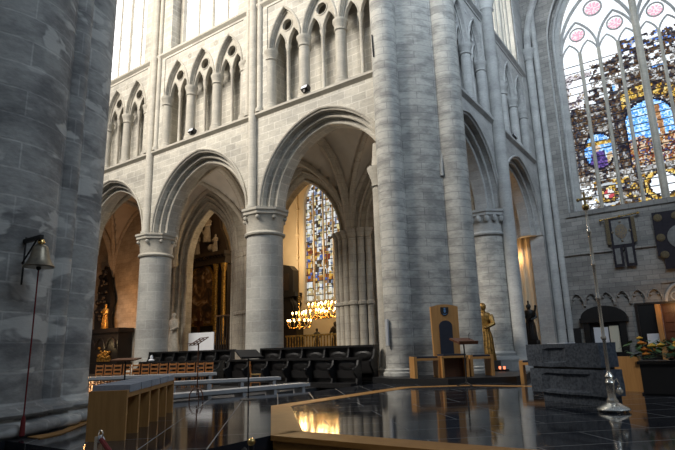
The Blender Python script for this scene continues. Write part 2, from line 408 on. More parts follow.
wall_b = arcade('wall_east', TB, bays_B, 17.42, 31.12, 'ashlar_grey', 'moulding_grey', bays_B, 4, 1)
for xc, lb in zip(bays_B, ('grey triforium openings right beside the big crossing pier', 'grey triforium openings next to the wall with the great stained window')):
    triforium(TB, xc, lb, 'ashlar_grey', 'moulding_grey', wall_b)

# clerestory windows
def clerestory(no, T, xc, hw, mould_m, glass, n=4, d0=.55, rm=.07):
    b = BM()
    poly(b, [hole_arch(xc, hw-.02, Z_LEDGE+.16, 25, 3.1, 8), hole_arch(xc, hw-.28, Z_LEDGE+.34, 25, 2.8, 8)], d0, .9, T)
    fr = struct('window_%d' % no, b, mould_m)
    b = BM(); poly(b, [hole_arch(xc, hw-.26, Z_LEDGE+.3, 25, 2.8, 8)], .78, .8, T); build('glass', b, glass, fr)
    for i in range(1, n):
        u = xc-hw+.28+(2*hw-.56)*i/n; b = BM(); tube(b, [T(u, d0+.17, Z_LEDGE+.3), T(u, d0+.17, 27)], rm*1.4 if i == n//2 else rm, 8); build('mullion', b, mould_m, fr)
    b = BM()
    for i in range(n):
        for k in range(1, 3):
            u = xc-hw+.28+(2*hw-.56)*(i+k/3)/n; tube(b, [T(u, .76, Z_LEDGE+.3), T(u, .76, 27)], .012, 4)
    z = Z_LEDGE+.9
    while z < 26:
        tube(b, [T(xc-hw+.2, .76, z), T(xc+hw-.2, .76, z)], .014, 4); z += .62
    build('glazing_bar', b, 'lead', fr)
for i, xc in enumerate(bays_A[1:]): clerestory(1+i, TA, xc, 2.55, 'moulding', 'clear_glass')
for i, xc in enumerate(bays_B): clerestory(4+i, TB, xc, 2.55, 'moulding', 'clear_glass', 6, .06, .13)

# wall shafts
def shaft_bundle(T, u, label, mould_m, zlow, rlow, dlow):
    t = thing('wall_shaft', label, 'wall shaft', T(u, dlow, zlow))
    b = BM(); c = T(u, dlow, 0); lathe(b, [(rlow*1.35, zlow), (rlow*1.35, zlow+.12), (rlow, zlow+.22), (rlow, Z_TOP)], 14, (c.x, c.y, 0)); build('main_shaft', b, mould_m, t, world=True, smooth=True, cyl=(c.x, c.y, rlow))
    for o in (-.36, .36):
        b = BM(); c = T(u+o, -.03, 0); lathe(b, [(.19, Z_SILL), (.19, Z_SILL+.15), (.13, Z_SILL+.25), (.13, Z_TOP)], 10, (c.x, c.y, 0)); build('side_shaft', b, mould_m, t, world=True, smooth=True, cyl=(c.x, c.y, .13))
    return t
shaft_bundle(TA, -15.85, 'slender pale wall shaft rising between the two wide arches', 'moulding', Z_CAP, .19, -.1)
shaft_bundle(TA, -23.35, 'slender pale wall shaft rising beside the narrow arch at left', 'moulding', Z_CAP, .19, -.1)
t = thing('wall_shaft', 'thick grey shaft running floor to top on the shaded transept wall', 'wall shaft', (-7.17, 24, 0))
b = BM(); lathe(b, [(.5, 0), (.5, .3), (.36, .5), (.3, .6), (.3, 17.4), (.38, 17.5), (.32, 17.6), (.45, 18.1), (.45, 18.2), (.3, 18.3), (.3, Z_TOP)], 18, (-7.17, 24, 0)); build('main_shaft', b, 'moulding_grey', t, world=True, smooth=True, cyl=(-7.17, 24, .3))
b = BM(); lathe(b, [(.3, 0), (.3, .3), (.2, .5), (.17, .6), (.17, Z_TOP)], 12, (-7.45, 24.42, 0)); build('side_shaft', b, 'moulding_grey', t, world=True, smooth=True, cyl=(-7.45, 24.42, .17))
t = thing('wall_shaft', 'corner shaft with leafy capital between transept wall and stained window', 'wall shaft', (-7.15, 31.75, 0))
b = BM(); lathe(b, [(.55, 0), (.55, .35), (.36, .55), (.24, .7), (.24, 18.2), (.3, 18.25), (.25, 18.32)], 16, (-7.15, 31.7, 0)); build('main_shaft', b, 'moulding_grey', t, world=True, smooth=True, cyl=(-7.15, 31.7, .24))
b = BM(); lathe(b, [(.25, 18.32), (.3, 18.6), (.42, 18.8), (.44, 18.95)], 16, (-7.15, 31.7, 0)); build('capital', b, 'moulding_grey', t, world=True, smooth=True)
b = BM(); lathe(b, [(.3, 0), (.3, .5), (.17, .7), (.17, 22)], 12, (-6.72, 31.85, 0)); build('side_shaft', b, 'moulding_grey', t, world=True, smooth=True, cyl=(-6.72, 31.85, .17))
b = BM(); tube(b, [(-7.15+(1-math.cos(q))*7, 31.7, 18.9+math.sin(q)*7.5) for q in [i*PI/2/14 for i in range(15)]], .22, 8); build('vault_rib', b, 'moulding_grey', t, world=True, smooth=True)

# columns
def column(x, y, label, stone_m, mould_m, r=.8, zb=-.15, leafy=False):
    t = thing('stone_column', label, 'column', (x, y, zb)); z = zb
    b = BM()
    lathe(b, [(r*1.5, z), (r*1.5, z+.35)], 8, (x, y, 0)); lathe(b, [(r*1.38, z+.35), (r*1.42, z+.45), (r*1.36, z+.55), (r*1.18, z+.62), (r*1.22, z+.72), (r*1.02, z+.82)], 28, (x, y, 0))
    build('base', b, mould_m, t, world=True, smooth=True)
    b = BM(); lathe(b, [(r*1.01, z+.8), (r, z+1.2), (r*.985, 5.95)], 36, (x, y, 0)); build('shaft', b, stone_m, t, world=True, smooth=True, cyl=(x, y, r))
    b = BM()
    lathe(b, [(r*.98, 5.92), (r*1.1, 5.96), (r*1.13, 6.02), (r*1.08, 6.08), (r*1.0, 6.12), (r*1.03, 6.5), (r*1.14, 6.78), (r*1.16, 6.8)], 32, (x, y, 0))
    lathe(b, [(r*1.24, 6.8), (r*1.3, 6.84), (r*1.3, 6.94), (r*1.38, 7.0), (r*1.38, 7.1)], 8, (x, y, 0), a0=PI/8, a1=2*PI+PI/8)
    n = 16 if leafy else 8
    for i in range(n):
        a = 2*PI*i/n+PI/8; ball(b, (x+r*1.15*math.cos(a), y+r*1.15*math.sin(a), 6.7), .13 if leafy else .1, 8, 5, sz=1.3 if leafy else 1)
    build('capital', b, mould_m, t, world=True, smooth=True, angle=30)
    return t
column(-23.35, 17.0, 'round stone column behind the long row of ladder-back chairs, left of the altarpiece arch', 'column', 'moulding')
column(-15.72, 17.0, 'round stone column between the two wide arches, choir stalls at its foot', 'column', 'moulding')
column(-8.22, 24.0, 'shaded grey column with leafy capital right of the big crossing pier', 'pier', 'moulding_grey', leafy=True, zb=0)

# crossing pier
def pier(name, label, stone_m, base_m, parts, loc, z0, ztop=Z_TOP):
    t = thing(name, label, 'pier', (*loc, z0))
    for nm, x, y, r, h, seg, zb in parts:
        b = BM(); lathe(b, [(r, z0+zb), (r, h)], seg, (x, y, 0)); build(nm, b, stone_m, t, world=True, smooth=True, cyl=(x, y, r))
    b = BM()
    for nm, x, y, r, h, seg, zb in parts:
        lathe(b, base_m(r, z0), seg, (x, y, 0))
    build('base', b, stone_m, t, world=True, smooth=True, angle=50)
    return t
low = lambda r, z: [(r+.1, z), (r+.1, z+.1), (r+.05, z+.14), (r+.06, z+.2), (r+.005, z+.24)]
t = pier('crossing_pier', 'massive pale crossing pier of clustered half columns behind the tall wooden throne', 'pier', low,
     [('half_column', -8.86, 16.2, .48, Z_TOP, 28, 0), ('half_column', -7.2, 17.95, .57, Z_TOP, 28, 0)], (-8.4, 17), .17)
b = BM(); lathe(b, [(.36, .17), (.36, .35), (.28, .42), (.28, 6.85), (.35, 6.9), (.29, 6.95), (.32, 7.2), (.44, 7.52), (.46, 7.64), (.28, 7.66), (.2, 8.6)], 20, (-9.5, 16.5, 0)); build('arch_respond', b, 'moulding', t, world=True, smooth=True, cyl=(-9.5, 16.5, .28))
A_, B_ = Vector((-8.86, 16.2, 0)), Vector((-7.2, 17.95, 0)); nn = Vector((B_.y-A_.y, A_.x-B_.x, 0)).normalized()
arc = [A_.lerp(B_, i/12)+nn*(.05+.3*math.sin(PI*i/12)) for i in range(13)]
b = BM(); poly(b, [[(p.x, p.y) for p in arc]+[(-7.6, 18.4), (-8.4, 18.4), (-9.2, 17.6), (-9.2, 16.6)]], .17, Z_TOP, lambda u, d, z: Vector((u, z, d))); build('core', b, 'pier', t, world=True, smooth=True, angle=30)
b = BM(); box(b, -9.2, -8.2, 16.6, 18.2, .17, Z_TOP); build('wall_core', b, 'ashlar', t, world=True)
b = BM(); tube(b, [(-9.06, 15.72, 11.75), (-9.1, 15.74, 12.7)], .025, 6)
tag(build('wall_rod', b, 'iron'), 'thin dark iron rod fixed high on the crossing pier edge', 'rod')
# pier plinth
b = BM(); poly(b, [[(-9.3, 15.1), (-8.3, 14.58), (-6.5, 14.6), (-5.0, 16.0), (-5.0, 16.9), (-5.4, 18.95), (-9.04, 18.9), (-9.3, 17)]], .0, .17, lambda u, d, z: Vector((u, z, d)))
tag(build('pier_plinth', b, 'black', bevel=.01), 'low black stone plinth under the crossing pier and wooden throne', 'plinth')
# near pier
def torus_base(r, z): return [(r+.28, z), (r+.33, z+.04), (r+.345, z+.09), (r+.33, z+.14), (r+.28, z+.17), (r+.17, z+.18), (r+.13, z+.2), (r+.13, z+.23), (r+.19, z+.25), (r+.21, z+.29), (r+.19, z+.33), (r+.1, z+.35), (r+.04, z+.37), (r, z+.45)]
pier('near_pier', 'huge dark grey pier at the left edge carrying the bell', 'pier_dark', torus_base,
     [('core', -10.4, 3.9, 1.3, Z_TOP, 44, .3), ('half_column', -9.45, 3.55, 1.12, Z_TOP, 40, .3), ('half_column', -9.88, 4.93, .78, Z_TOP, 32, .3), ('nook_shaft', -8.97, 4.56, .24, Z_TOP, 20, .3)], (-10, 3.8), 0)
b = BM(); box(b, -12.5, -8.0, 1.5, 3.62, -.6, 0); poly(b, [[(-12.5, 3.62), (-7.75, 3.62), (-9.3, 5.2), (-10.1, 7.0), (-12.5, 7.0)]], -.6, -.002, lambda u, d, z: Vector((u, z, d)))
struct('trim_8', b, 'floor')

# ------------------------------------------------------------------ aisle behind the choir arcade
YI = 24.0
b = BM()
def vault(bm, xc, hw, y0, y1, zs, za, n=20):
    f = lambda s: zs+(za-zs)*math.sqrt(max(0, 1-abs(s)**1.7))
    V = [[bm.verts.new((xc+hw*(2*i/n-1), y0+(y1-y0)*j/n, max(f(2*i/n-1), f(2*j/n-1)))) for j in range(n+1)] for i in range(n+1)]
    for i in range(n):
        for j in range(n): bm.faces.new((V[i][j], V[i+1][j], V[i+1][j+1], V[i][j+1]))
    return f
for xc in bays_A: vault(b, xc, 3.75, 17.9, YI+.1, 7.2, 12.2)
o = struct('ceiling', b, 'plaster', smooth=True, angle=25)
md = o.modifiers.new('thickness', 'SOLIDIFY'); md.thickness = .25; md.offset = 1
b = BM(); f = lambda s: 7.2+5*math.sqrt(max(0, 1-abs(s)**1.7))
for xc in bays_A:
    for sg in (1, -1):
        tube(b, [(xc+3.75*s, 20.95+3.05*s*sg, f(s)-.05) for s in [q/12 for q in range(-12, 13)]], .16, 8)
for xc in [-38.35, -30.85, -23.35, -15.85, -8.6]:
    tube(b, [(xc, 20.95+3.05*s, f(s)-.1) for s in [q/12 for q in range(-12, 13)]], .26, 8)
for xc in bays_A:
    tube(b, [(xc+3.7*s, YI-.05, f(s)-.1) for s in [q/12 for q in range(-12, 13)]], .15, 8)
struct('trim_9', b, 'rib', smooth=True)
# inner wall with chapel arches
b = BM()
ops = {-27.1: (-27.98, 2.25, 3.65), -19.6: (-19.5, 2.62, 4.0), -12.1: (-12.1, 2.5, 3.9)}
def ring_wall(off, d0, d1):
    holes = [hole_arch(c, hw+off, -.25, 7.25, rs+off*1.15, 12) for c, hw, rs in ops.values()]
    poly(b, [[(-46, -.3), (-8.6, -.3), (-8.6, 16), (-46, 16)]]+holes, d0, d1, lambda u, d, z: Vector((u, YI+d, z)))
for i, off in enumerate((1.15, .8, .45, 0)): ring_wall(off, .22*i, .22*i+(.22 if i < 3 else .5))
struct('wall_aisle', b, 'inner_stone')
b = BM()
for c, hw, rs in ops.values():
    for i, off in enumerate((1.18, .82, .47, .05)):
        path = hole_arch(c, hw+off, -.3, 7.25, rs+off*1.15, 12); tube(b, [(u, YI+.22*i-.02, z) for u, z in path], .09, 8)
struct('trim_10', b, 'rib', smooth=True)
# clustered respond between chapels
for xp, lb in ((-15.65, 'cluster of slim stone shafts between the chandelier chapel and the crossing pier'), (-23.45, 'cluster of slim stone shafts behind the middle round column')):
    t = thing('clustered_respond', lb, 'wall shaft', (xp, 23.8, -.3))
    for k, (o, d, r) in enumerate(((-1.1, .0, .16), (-.72, -.16, .17), (-.3, -.3, .2), (.16, -.36, .24), (.62, -.26, .2), (1.0, -.1, .16))):
        b = BM(); lathe(b, [(r+.1, -.3), (r+.1, .5), (r, .65), (r, 3.3), (r+.07, 3.36), (r+.07, 3.5), (r, 3.56), (r, 6.9), (r+.05, 6.95), (r, 7.0), (r+.12, 7.3), (r+.13, 7.4)], 12, (xp+o, YI+d, 0)); build('shaft', b, 'rib', t, world=True, smooth=True, cyl=(xp+o, YI+d, r))
# chapel shell
YK = 32.0
wx0, wx1, wz0, wzs = -25.5, -20.9, 4.65, 12.2
b = BM(); poly(b, [[(-40, -.3), (-14.4, -.3), (-14.4, 16.2), (-40, 16.2)], hole_arch((wx0+wx1)/2, (wx1-wx0)/2, wz0, wzs, 2.6, 10)], 0, .5, lambda u, d, z: Vector((u, YK+d, z)))
box(b, -40.3, -40, 24.6, 32.5, -.3, 16.2); 
struct('wall_chapel', b, 'plaster_warm')
b = BM(); box(b, -40.3, -14.4, 24.4, 32.6, 16.2, 16.5); box(b, -46, -8.6, 17.8, 24.2, 15.9, 16.2); struct('ceiling_chapel', b, 'plaster_warm')
b = BM(); box(b, -46.3, -46, 16.4, 24.3, -.3, 16); struct('wall_west', b, 'plaster')
rng = random.Random(4)
def mosaic(bm, x0, x1, z0, z1, s, T, colf, inside=lambda x, z: True):
    lay = bm.loops.layers.float_color.new('glass')
    nx = max(1, round((x1-x0)/s)); nz = max(1, round((z1-z0)/s))
    V = {}
    for i in range(nx+1):
        for j in range(nz+1):
            jx = 0 if i in (0, nx) else rng.uniform(-.3, .3); jz = 0 if j in (0, nz) else rng.uniform(-.3, .3)
            V[i, j] = (x0+(x1-x0)*(i+jx)/nx, z0+(z1-z0)*(j+jz)/nz)
    W = {k: bm.verts.new(T(p[0], 0, p[1])) for k, p in V.items()}
    for i in range(nx):
        for j in range(nz):
            cx = sum(V[i+a, j+c][0] for a in (0, 1) for c in (0, 1))/4; cz = sum(V[i+a, j+c][1] for a in (0, 1) for c in (0, 1))/4
            if not inside(cx, cz): continue
            f_ = bm.faces.new((W[i, j], W[i+1, j], W[i+1, j+1], W[i, j+1])); c = colf(cx, cz)
            for l in f_.loops: l[lay] = (*c, 1)
    bmesh.ops.delete(bm, geom=[v for v in bm.verts if not v.link_faces], context='VERTS')
def in_arch(xc, hw, zs, rise):
    Rr = (hw*hw+rise*rise)/(2*hw)
    def fn(x, z):
        if abs(x-xc) > hw: return False
        if z < zs: return True
        c = Rr-hw; return (abs(x-xc)+c)**2+(z-zs)**2 < Rr*Rr
    return fn
def chapel_col(x, z):
    p = rng.random(); n = noise.noise(Vector((x*.9, z*.6, 3)))
    if z < 5.6: return (.75, .72, .62) if p < .6 else (.5, .38, .2)
    if 6.2 < z < 9 and n > -.05:
        return rng.choice(((.55, .26, .05), (.30, .12, .03), (.08, .16, .5), (.7, .42, .08), (.2, .05, .03), (.62, .55, .42)))
    return rng.choice(((.85, .85, .80), (.72, .76, .76), (.5, .48, .36), (.7, .6, .3), (.22, .27, .4), (.38, .2, .06), (.06, .045, .035), (.10, .06, .03), (.8, .82, .85)))
xcw, hww = (wx0+wx1)/2, (wx1-wx0)/2
b = BM(); poly(b, [hole_arch(xcw, hww+.02, wz0-.05, wzs, 2.62, 10), hole_arch(xcw, hww-.12, wz0+.08, wzs, 2.45, 10)], -.05, .3, lambda u, d, z: Vector((u, YK+d, z)))
fr = struct('window_6', b, 'plaster')
b = BM(); mosaic(b, wx0, wx1, wz0, wzs+2.6, .22, lambda x, d, z: Vector((x, YK+.2, z)), chapel_col, in_arch(xcw, hww, wzs, 2.6)); build('stained_glass', b, 'stained', fr)
for i in range(1, 5):
    u = wx0+(wx1-wx0)*i/5; b = BM(); tube(b, [(u, YK+.1, wz0), (u, YK+.1, 13.2 if i in (1, 4) else 14.3)], .075, 6); build('mullion', b, 'plaster', fr)
b = BM(); z = wz0+.5
while z < 14:
    tube(b, [(wx0, YK+.15, z), (wx1, YK+.15, z)], .03, 4); z += .52
for i in range(10): tube(b, [(wx0+(i+.5)*(wx1-wx0)/10, YK+.17, wz0), (wx0+(i+.5)*(wx1-wx0)/10, YK+.17, 13.3)], .02, 4)
build('glazing_bar', b, 'lead', fr)
b = BM(); tube(b, [(-26.05, 31.85, 8.0), (-26.05, 31.85, 15)], .07, 8)
for z in (8.2, 10, 12): tube(b, [(-26.2, 31.9, z), (-25.9, 31.9, z)], .09, 6)
tag(build('wall_pipe', b, 'plaster_warm', smooth=True), 'cream vertical pipe on the chapel wall left of the stained window', 'pipe')

# lights of aisle and chapels (warm lamps out of view, plus added daylight fills)
point('aisle_lamp', (-35.5, 21.0, 4.0), 330, (1, .45, .16), .4)
point('altar_lamp', (-31.0, 26.3, 11), 170, (1, .62, .3), .4)
point('chapel_lamp', (-24.5, 29.3, 8.5), 620, (1, .74, .44), .5)
point('aisle_daylight_fill', (-23, 20.8, 8), 190, (1, .9, .78), .8)  # unseen fill light added to stand in for daylight in the aisle
point('aisle_daylight_fill_east', (-12, 21, 8), 80, (1, .88, .74), .8)  # another added fill, brightens the aisle vault near the crossing

# ------------------------------------------------------------------ transept aisle behind wall_east
b = BM(); box(b, -14.6, -14.3, 24.8, 32.5, 0, 16); struct('wall_transept_aisle', b, 'plaster_warm')
b = BM(); box(b, -14.6, -9.05, 24.6, 32.5, 15.5, 15.8); struct('ceiling_transept', b, 'plaster')
b = BM(); box(b, -14.3, -9.0, 32.0, 32.4, 0, 16); struct('wall_transept_end', b, 'plaster_warm')
point('transept_aisle_lamp', (-11.8, 31.2, 5.5), 260, (1, .6, .28), .5)

b = BM(); box(b, -8.15, -7.4, 31.12, 32.0, 0, Z_TOP); struct('trim_13', b, 'ashlar_grey')
b = BM(); box(b, -9.3, -8.3, 31.6, 32.0, 0, 14.5)
for x in (-9.15, -8.8, -8.45): tube(b, [(x, 31.58, 0), (x, 31.58, 14.5)], .1, 8)
struct('trim_14', b, 'plaster_warm')
point('pilaster_lamp', (-9.0, 31.25, 6.0), 30, (1, .58, .24), .2)

# ------------------------------------------------------------------ transept end wall with the great window
GX, GH, GZ0, GZS, GR = -1.25, 4.16, 8.35, 19.0, 5.6
b = BM()
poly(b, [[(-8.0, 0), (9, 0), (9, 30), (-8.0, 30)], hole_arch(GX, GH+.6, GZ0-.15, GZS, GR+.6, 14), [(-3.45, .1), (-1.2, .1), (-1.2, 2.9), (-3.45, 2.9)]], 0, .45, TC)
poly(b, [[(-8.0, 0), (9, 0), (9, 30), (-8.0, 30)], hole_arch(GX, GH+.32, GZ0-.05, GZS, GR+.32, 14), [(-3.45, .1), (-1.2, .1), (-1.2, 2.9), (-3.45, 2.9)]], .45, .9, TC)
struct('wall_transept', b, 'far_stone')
b = BM()
for off, d, r in ((.6, .0, .06), (.34, .42, .09), (.05, .8, .08)):
    tube(b, [TC(u, d, z) for u, z in hole_arch(GX, GH+off, GZ0-.1, GZS, GR+off, 14)], r, 8)
struct('trim_11', b, 'moulding_grey', smooth=True)
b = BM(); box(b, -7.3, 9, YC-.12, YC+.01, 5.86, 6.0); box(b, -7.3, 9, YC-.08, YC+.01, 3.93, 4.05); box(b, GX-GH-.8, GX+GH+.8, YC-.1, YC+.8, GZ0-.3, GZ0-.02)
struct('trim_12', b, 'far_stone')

rng.seed(11)
def pick(*c): return rng.choice(c)
BR = ((.10, .05, .02), (.16, .08, .03), (.05, .03, .02), (.24, .13, .05), (.03, .025, .03))
GO = ((.85, .55, .10), (.7, .40, .06), (.95, .75, .25), (.5, .28, .05), (.12, .07, .02))
WH = ((1.25, 1.3, 1.35), (1.4, 1.45, 1.5), (1.1, 1.2, 1.3))
BL = ((.10, .42, 1.1), (.16, .55, 1.3), (.07, .30, .9), (.35, .75, 1.4))
def great_col(x, z):
    if x > .9: x = -2.5-x
    V3 = lambda f, o: noise.noise(Vector((x*f, z*f*1.1, o)))
    n, n2, n3 = V3(1.5, 1.7), V3(3.2, 9.2), V3(6.5, 4.4); p = rng.random()
    def tone(cols, f=1.0):
        i = (n3*.9+.5)*len(cols)+rng.uniform(-.6, .6); c = cols[int(max(0, min(len(cols)-1, i)))]; return tuple(q*f for q in c)
    DK = ((.02, .018, .03), (.05, .04, .045), (.10, .06, .03), (.06, .07, .10), (.16, .10, .06), (.04, .03, .03))
    GR_ = ((.42, .44, .46), (.24, .22, .20), (.60, .62, .64), (.14, .115, .09), (.33, .31, .28))
    GD = ((.10, .06, .02), (.55, .32, .05), (.9, .62, .14), (.28, .16, .04), (1.0, .8, .32))
    SK = ((.10, .34, .95), (.18, .55, 1.25), (.45, .85, 1.4), (.85, 1.1, 1.4), (.12, .45, 1.1))
    FG = ((.32, .10, .05), (.55, .33, .14), (.15, .06, .04), (.7, .6, .46), (.08, .11, .28), (.42, .2, .06), (.05, .035, .035), (.8, .76, .7), (.22, .05, .04))
    dx = x+1.42
    if z < 10.1:
        rr = math.hypot(x+1.25, z-9.32)
        if rr < .62: return tone(WH, .95)
        if rr < .7: return DK[0]
        if rr < .9: return tone(GD)
        if rr < .98: return DK[0]
        rs = math.hypot(x+3.95, z-9.25)
        if rs < .3: return ((.95, .92, .9) if (x+3.95)*(z-9.25) > 0 else (.62, .10, .12)) if rs < .26 else DK[0]
        if rs < .52: return tone(GD+DK)
        if abs(rs-.62) < .06: return (.6, .66, .72)
        if x < -4.7: return tone(GR_+WH)
        return tone(DK+GD) if n2 < .12 else tone(GR_)
    if z < 10.5: return tone(GR_+((.85, .87, .88),)) if n2 > -.25 else tone(DK)
    for cx, w_ in ((-5.12, .2), (-2.85, .22), (-3.2, .1)):
        if abs(x-cx) < w_ and z < 14.8: return tone(DK) if abs(x-cx) > w_*.45 or n2 < 0 else tone(GR_, .8)
    if x < -2.9 and z < 13.3:
        a = math.hypot((x+4.12)/.82, (z-11.9)/1.1)
        if a < .92:
            fx, fz = x+4.2, z-11.5
            if abs(fx) < .4-.16*fz and -.75 < fz < .4: return tone(((.10, .06, .26), (.20, .12, .42), (.05, .04, .14)))
            if math.hypot(fx, fz-.55) < .17: return (.8, .6, .42)
            if math.hypot(x+3.6, z-11.55) < .17: return (.75, .55, .36)
            if abs(x+3.62) < .2 and z < 11.4: return tone(((.85, .78, .6), (.55, .4, .22), (.75, .7, .66)))
            if abs(z-12.35) < .1: return tone(GD)
            return tone(SK, .85) if fz > -.2 else tone(FG)
        if a < 1.05: return DK[0]
        return tone(DK+GR_[1:4]) if n < .2 else tone(GR_)
    if x < -2.9 and z < 14.7:
        return tone(DK) if int((z-13.3)/.2) % 2 else tone(GR_+DK[2:5])
    ar = math.hypot(dx, max(0, z-13.1))
    if x > -2.9 and z < 16.1:
        if ar < 1.15:
            if z < 12.15+.6*n:
                for cx, cz in ((-1.95, 11.6), (-1.35, 11.9), (-.8, 11.6), (-.3, 11.8), (-2.2, 12.2)):
                    if math.hypot(x-cx, z-cz) < .13: return (.85, .62, .42)
                return tone(FG)
            if abs(dx-.55+.06*(z-12)) < .13 and z < 13.9: return tone(((.55, .28, .12), (.35, .17, .08), (.75, .5, .3)))
            return tone(SK)
        if ar < 1.28: return DK[0]
        if ar < 1.5: return tone(DK+GR_[2:4])
        if ar < 2.15 and z > 12.2:
            th = math.atan2(z-13.1, dx); k = abs(((th*4.2) % 1)-.5)
            return tone(GD) if k+.35*n2 > .2 else tone(DK)
        if ar < 2.3: return tone(DK)
        if ar < 2.42: return tone(GR_)
        d = math.hypot(x+3.0, z-15.5)
        if d < .2: return tone(SK)
        if d < .34: return (.9, .9, .92)
        return tone(DK+GR_[1:2]) if n2 < .2 else tone(GR_)
    if z < 17.3 and x > -4.0+.8*n+.35*(z-16):
        if abs(z-16.25-.12*x-.2) < .22: return tone(GR_+WH)
        if math.hypot(x+.5, z-16.2) < .35: return tone(SK)
        return tone(DK+GR_[1:3]) if n2 < .22 else tone(WH, .8)
    if z < 18.3 and x > -2.6+.7*n: return tone(DK+((.12, .28, .85), (.5, .52, .55))) if n2 > -.12 else tone(WH, .9)
    for (cx, cz, cr) in ((-4.37, 19.45, .38), (-2.29, 19.45, .38), (-.21, 19.45, .38), (-3.33, 20.9, .46), (.83, 20.9, .46)):
        d = math.hypot(x-cx, z-cz)
        if d < cr: return (1.2, .55, .72) if abs(((math.atan2(z-cz, x-cx)*5/PI) % 1)-.5) > .22 else (1.3, .95, 1.0)
    if x < -3.2 and z < 17 and n > .02: return tone(((.42, .36, .38), (.75, .72, .76), (.18, .15, .18), (.95, .95, .98), (.5, .42, .3)))
    return tone(WH)
b = BM(); poly(b, [hole_arch(GX, GH+.33, GZ0-.05, GZS, GR+.33, 14), hole_arch(GX, GH, GZ0+.1, GZS, GR, 14)], .55, .95, TC)
fr = struct('window_7', b, 'moulding_grey')
b = BM(); mosaic(b, GX-GH, GX+GH, GZ0, GZS+GR, .075, lambda x, d, z: Vector((x, YC+.78, z)), great_col, in_arch(GX, GH+.02, GZS, GR+.02)); build('stained_glass', b, 'stained', fr)
mx = [GX+(i-4)*GH/4 for i in range(1, 8)]
for i, u in enumerate(mx):
    b = BM(); r = .19 if i == 3 else .085; zt_ = 22.2 if i == 3 else 18.2
    poly(b, [[(u-r, GZ0), (u+r, GZ0), (u+r, zt_), (u-r, zt_)]], .5, .76, TC); tube(b, [TC(u, .5, GZ0), TC(u, .5, zt_)], r*.75, 8)
    build('mullion', b, 'moulding', fr, smooth=True)  # paler stone than the tracery, window glow put into the mullion colour
b = BM(); w3 = GH/4
for i in range(8):
    xc = GX-GH+w3*(i+.5); tube(b, [TC(u, .62, z) for u, z in arch(xc, w3/2, 17.9, 1.0, 7)], .055, 6)
for k in range(4):
    xc = GX-GH+w3*(2*k+1); tube(b, [TC(u, .6, z) for u, z in arch(xc, w3, 18.2, 2.1, 8)], .075, 6)
    tube(b, [TC(xc+.42*math.cos(q*PI/9), .6, 19.45+.42*math.sin(q*PI/9)) for q in range(18)], .05, 6, True)
for s in (-1, 1):
    xc = GX+s*GH/2; tube(b, [TC(u, .58, z) for u, z in arch(xc, GH/2, 18.4, 3.7, 10)], .1, 6)
    tube(b, [TC(xc+.5*math.cos(q*PI/9), .6, 20.9+.5*math.sin(q*PI/9)) for q in range(18)], .06, 6, True)
tube(b, [TC(GX+.9*math.cos(q*PI/10), .6, 22.6+.9*math.sin(q*PI/10)) for q in range(20)], .08, 6, True)
build('tracery', b, 'moulding_grey', fr, smooth=True)
b = BM(); z = GZ0+.45
while z < 18:
    tube(b, [TC(GX-GH, .74, z), TC(GX+GH, .74, z)], .028, 4); z += .46
build('glazing_bar', b, 'lead', fr)
# blind arcade
for i, xc in enumerate((-6.95, -6.2, -5.45, -4.7, -3.95, -3.2, -2.45)):
    t = thing('blind_arch', 'small carved blind arch under the string course, %s' % ('beside the corner shaft', 'second from the corner shaft', 'third from the corner shaft', 'above the dark carved portal, left', 'above the dark carved portal, right', 'left of the open doorway', 'above the open doorway')[i], 'blind arch', (xc, YC-.05, 3.0))
    b = BM(); poly(b, [[(xc-.375, 3.0), (xc-.3, 3.0), (xc-.3, 3.25)]+arch(xc, .3, 3.25, .45, 6)[1:-1]+[(xc+.3, 3.25), (xc+.3, 3.0), (xc+.375, 3.0), (xc+.375, 3.93), (xc-.375, 3.93)]], -.12, .005, TC)
    build('arch_panel', b, 'far_stone', t, world=True)
    b = BM(); tube(b, [TC(u, -.13, z) for u, z in arch(xc, .3, 3.25, .45, 6)], .04, 6); ball(b, TC(xc-.18, -.06, 3.42), .07, 6, 4); ball(b, TC(xc+.18, -.06, 3.42), .07, 6, 4); build('cusped_moulding', b, 'far_stone', t, world=True, smooth=True)
t = thing('blind_arch', 'wider blind arch with carved tracery at the right edge above the doorway', 'blind arch', (-1.35, YC-.05, 2.9))
b = BM(); tube(b, [TC(u, -.08, z) for u, z in arch(-1.3, .68, 3.0, .9, 8)], .08, 6); build('arch_moulding', b, 'moulding_grey', t, world=True, smooth=True)
b = BM(); tube(b, [TC(-1.55+.2*math.cos(q*PI/6), -.04, 3.25+.2*math.sin(q*PI/6)) for q in range(12)], .04, 5, True); tube(b, [TC(-1.05+.2*math.cos(q*PI/6), -.04, 3.25+.2*math.sin(q*PI/6)) for q in range(12)], .04, 5, True); build('tracery', b, 'moulding_grey', t, world=True, smooth=True)

# portal, notices, door
t = thing('carved_portal', 'black carved door surround on the far wall behind the stone altar', 'door surround', (-4.95, YC-.2, 0))
b = BM(); box(b, -6.0, -5.7, YC-.3, YC, 0, 2.1); build('pilaster', b, 'stall_wood', t, world=True, bevel=.02)
b = BM(); box(b, -4.25, -3.95, YC-.3, YC, 0, 2.1); build('pilaster', b, 'stall_wood', t, world=True, bevel=.02)
b = BM(); box(b, -6.15, -3.8, YC-.42, YC, 2.1, 2.35); build('cornice', b, 'stall_wood', t, world=True, bevel=.03)
b = BM(); poly(b, [[(-6.1, 2.35)]+[(-4.97+1.12*math.cos(a), 2.35+.62*math.sin(a)) for a in [PI-PI*i/14 for i in range(15)]]], -.36, 0, TC); build('pediment', b, 'stall_wood', t, world=True)
b = BM(); box(b, -5.7, -4.25, YC-.06, YC+.0, 0, 2.1); build('door_leaf', b, 'black', t, world=True)
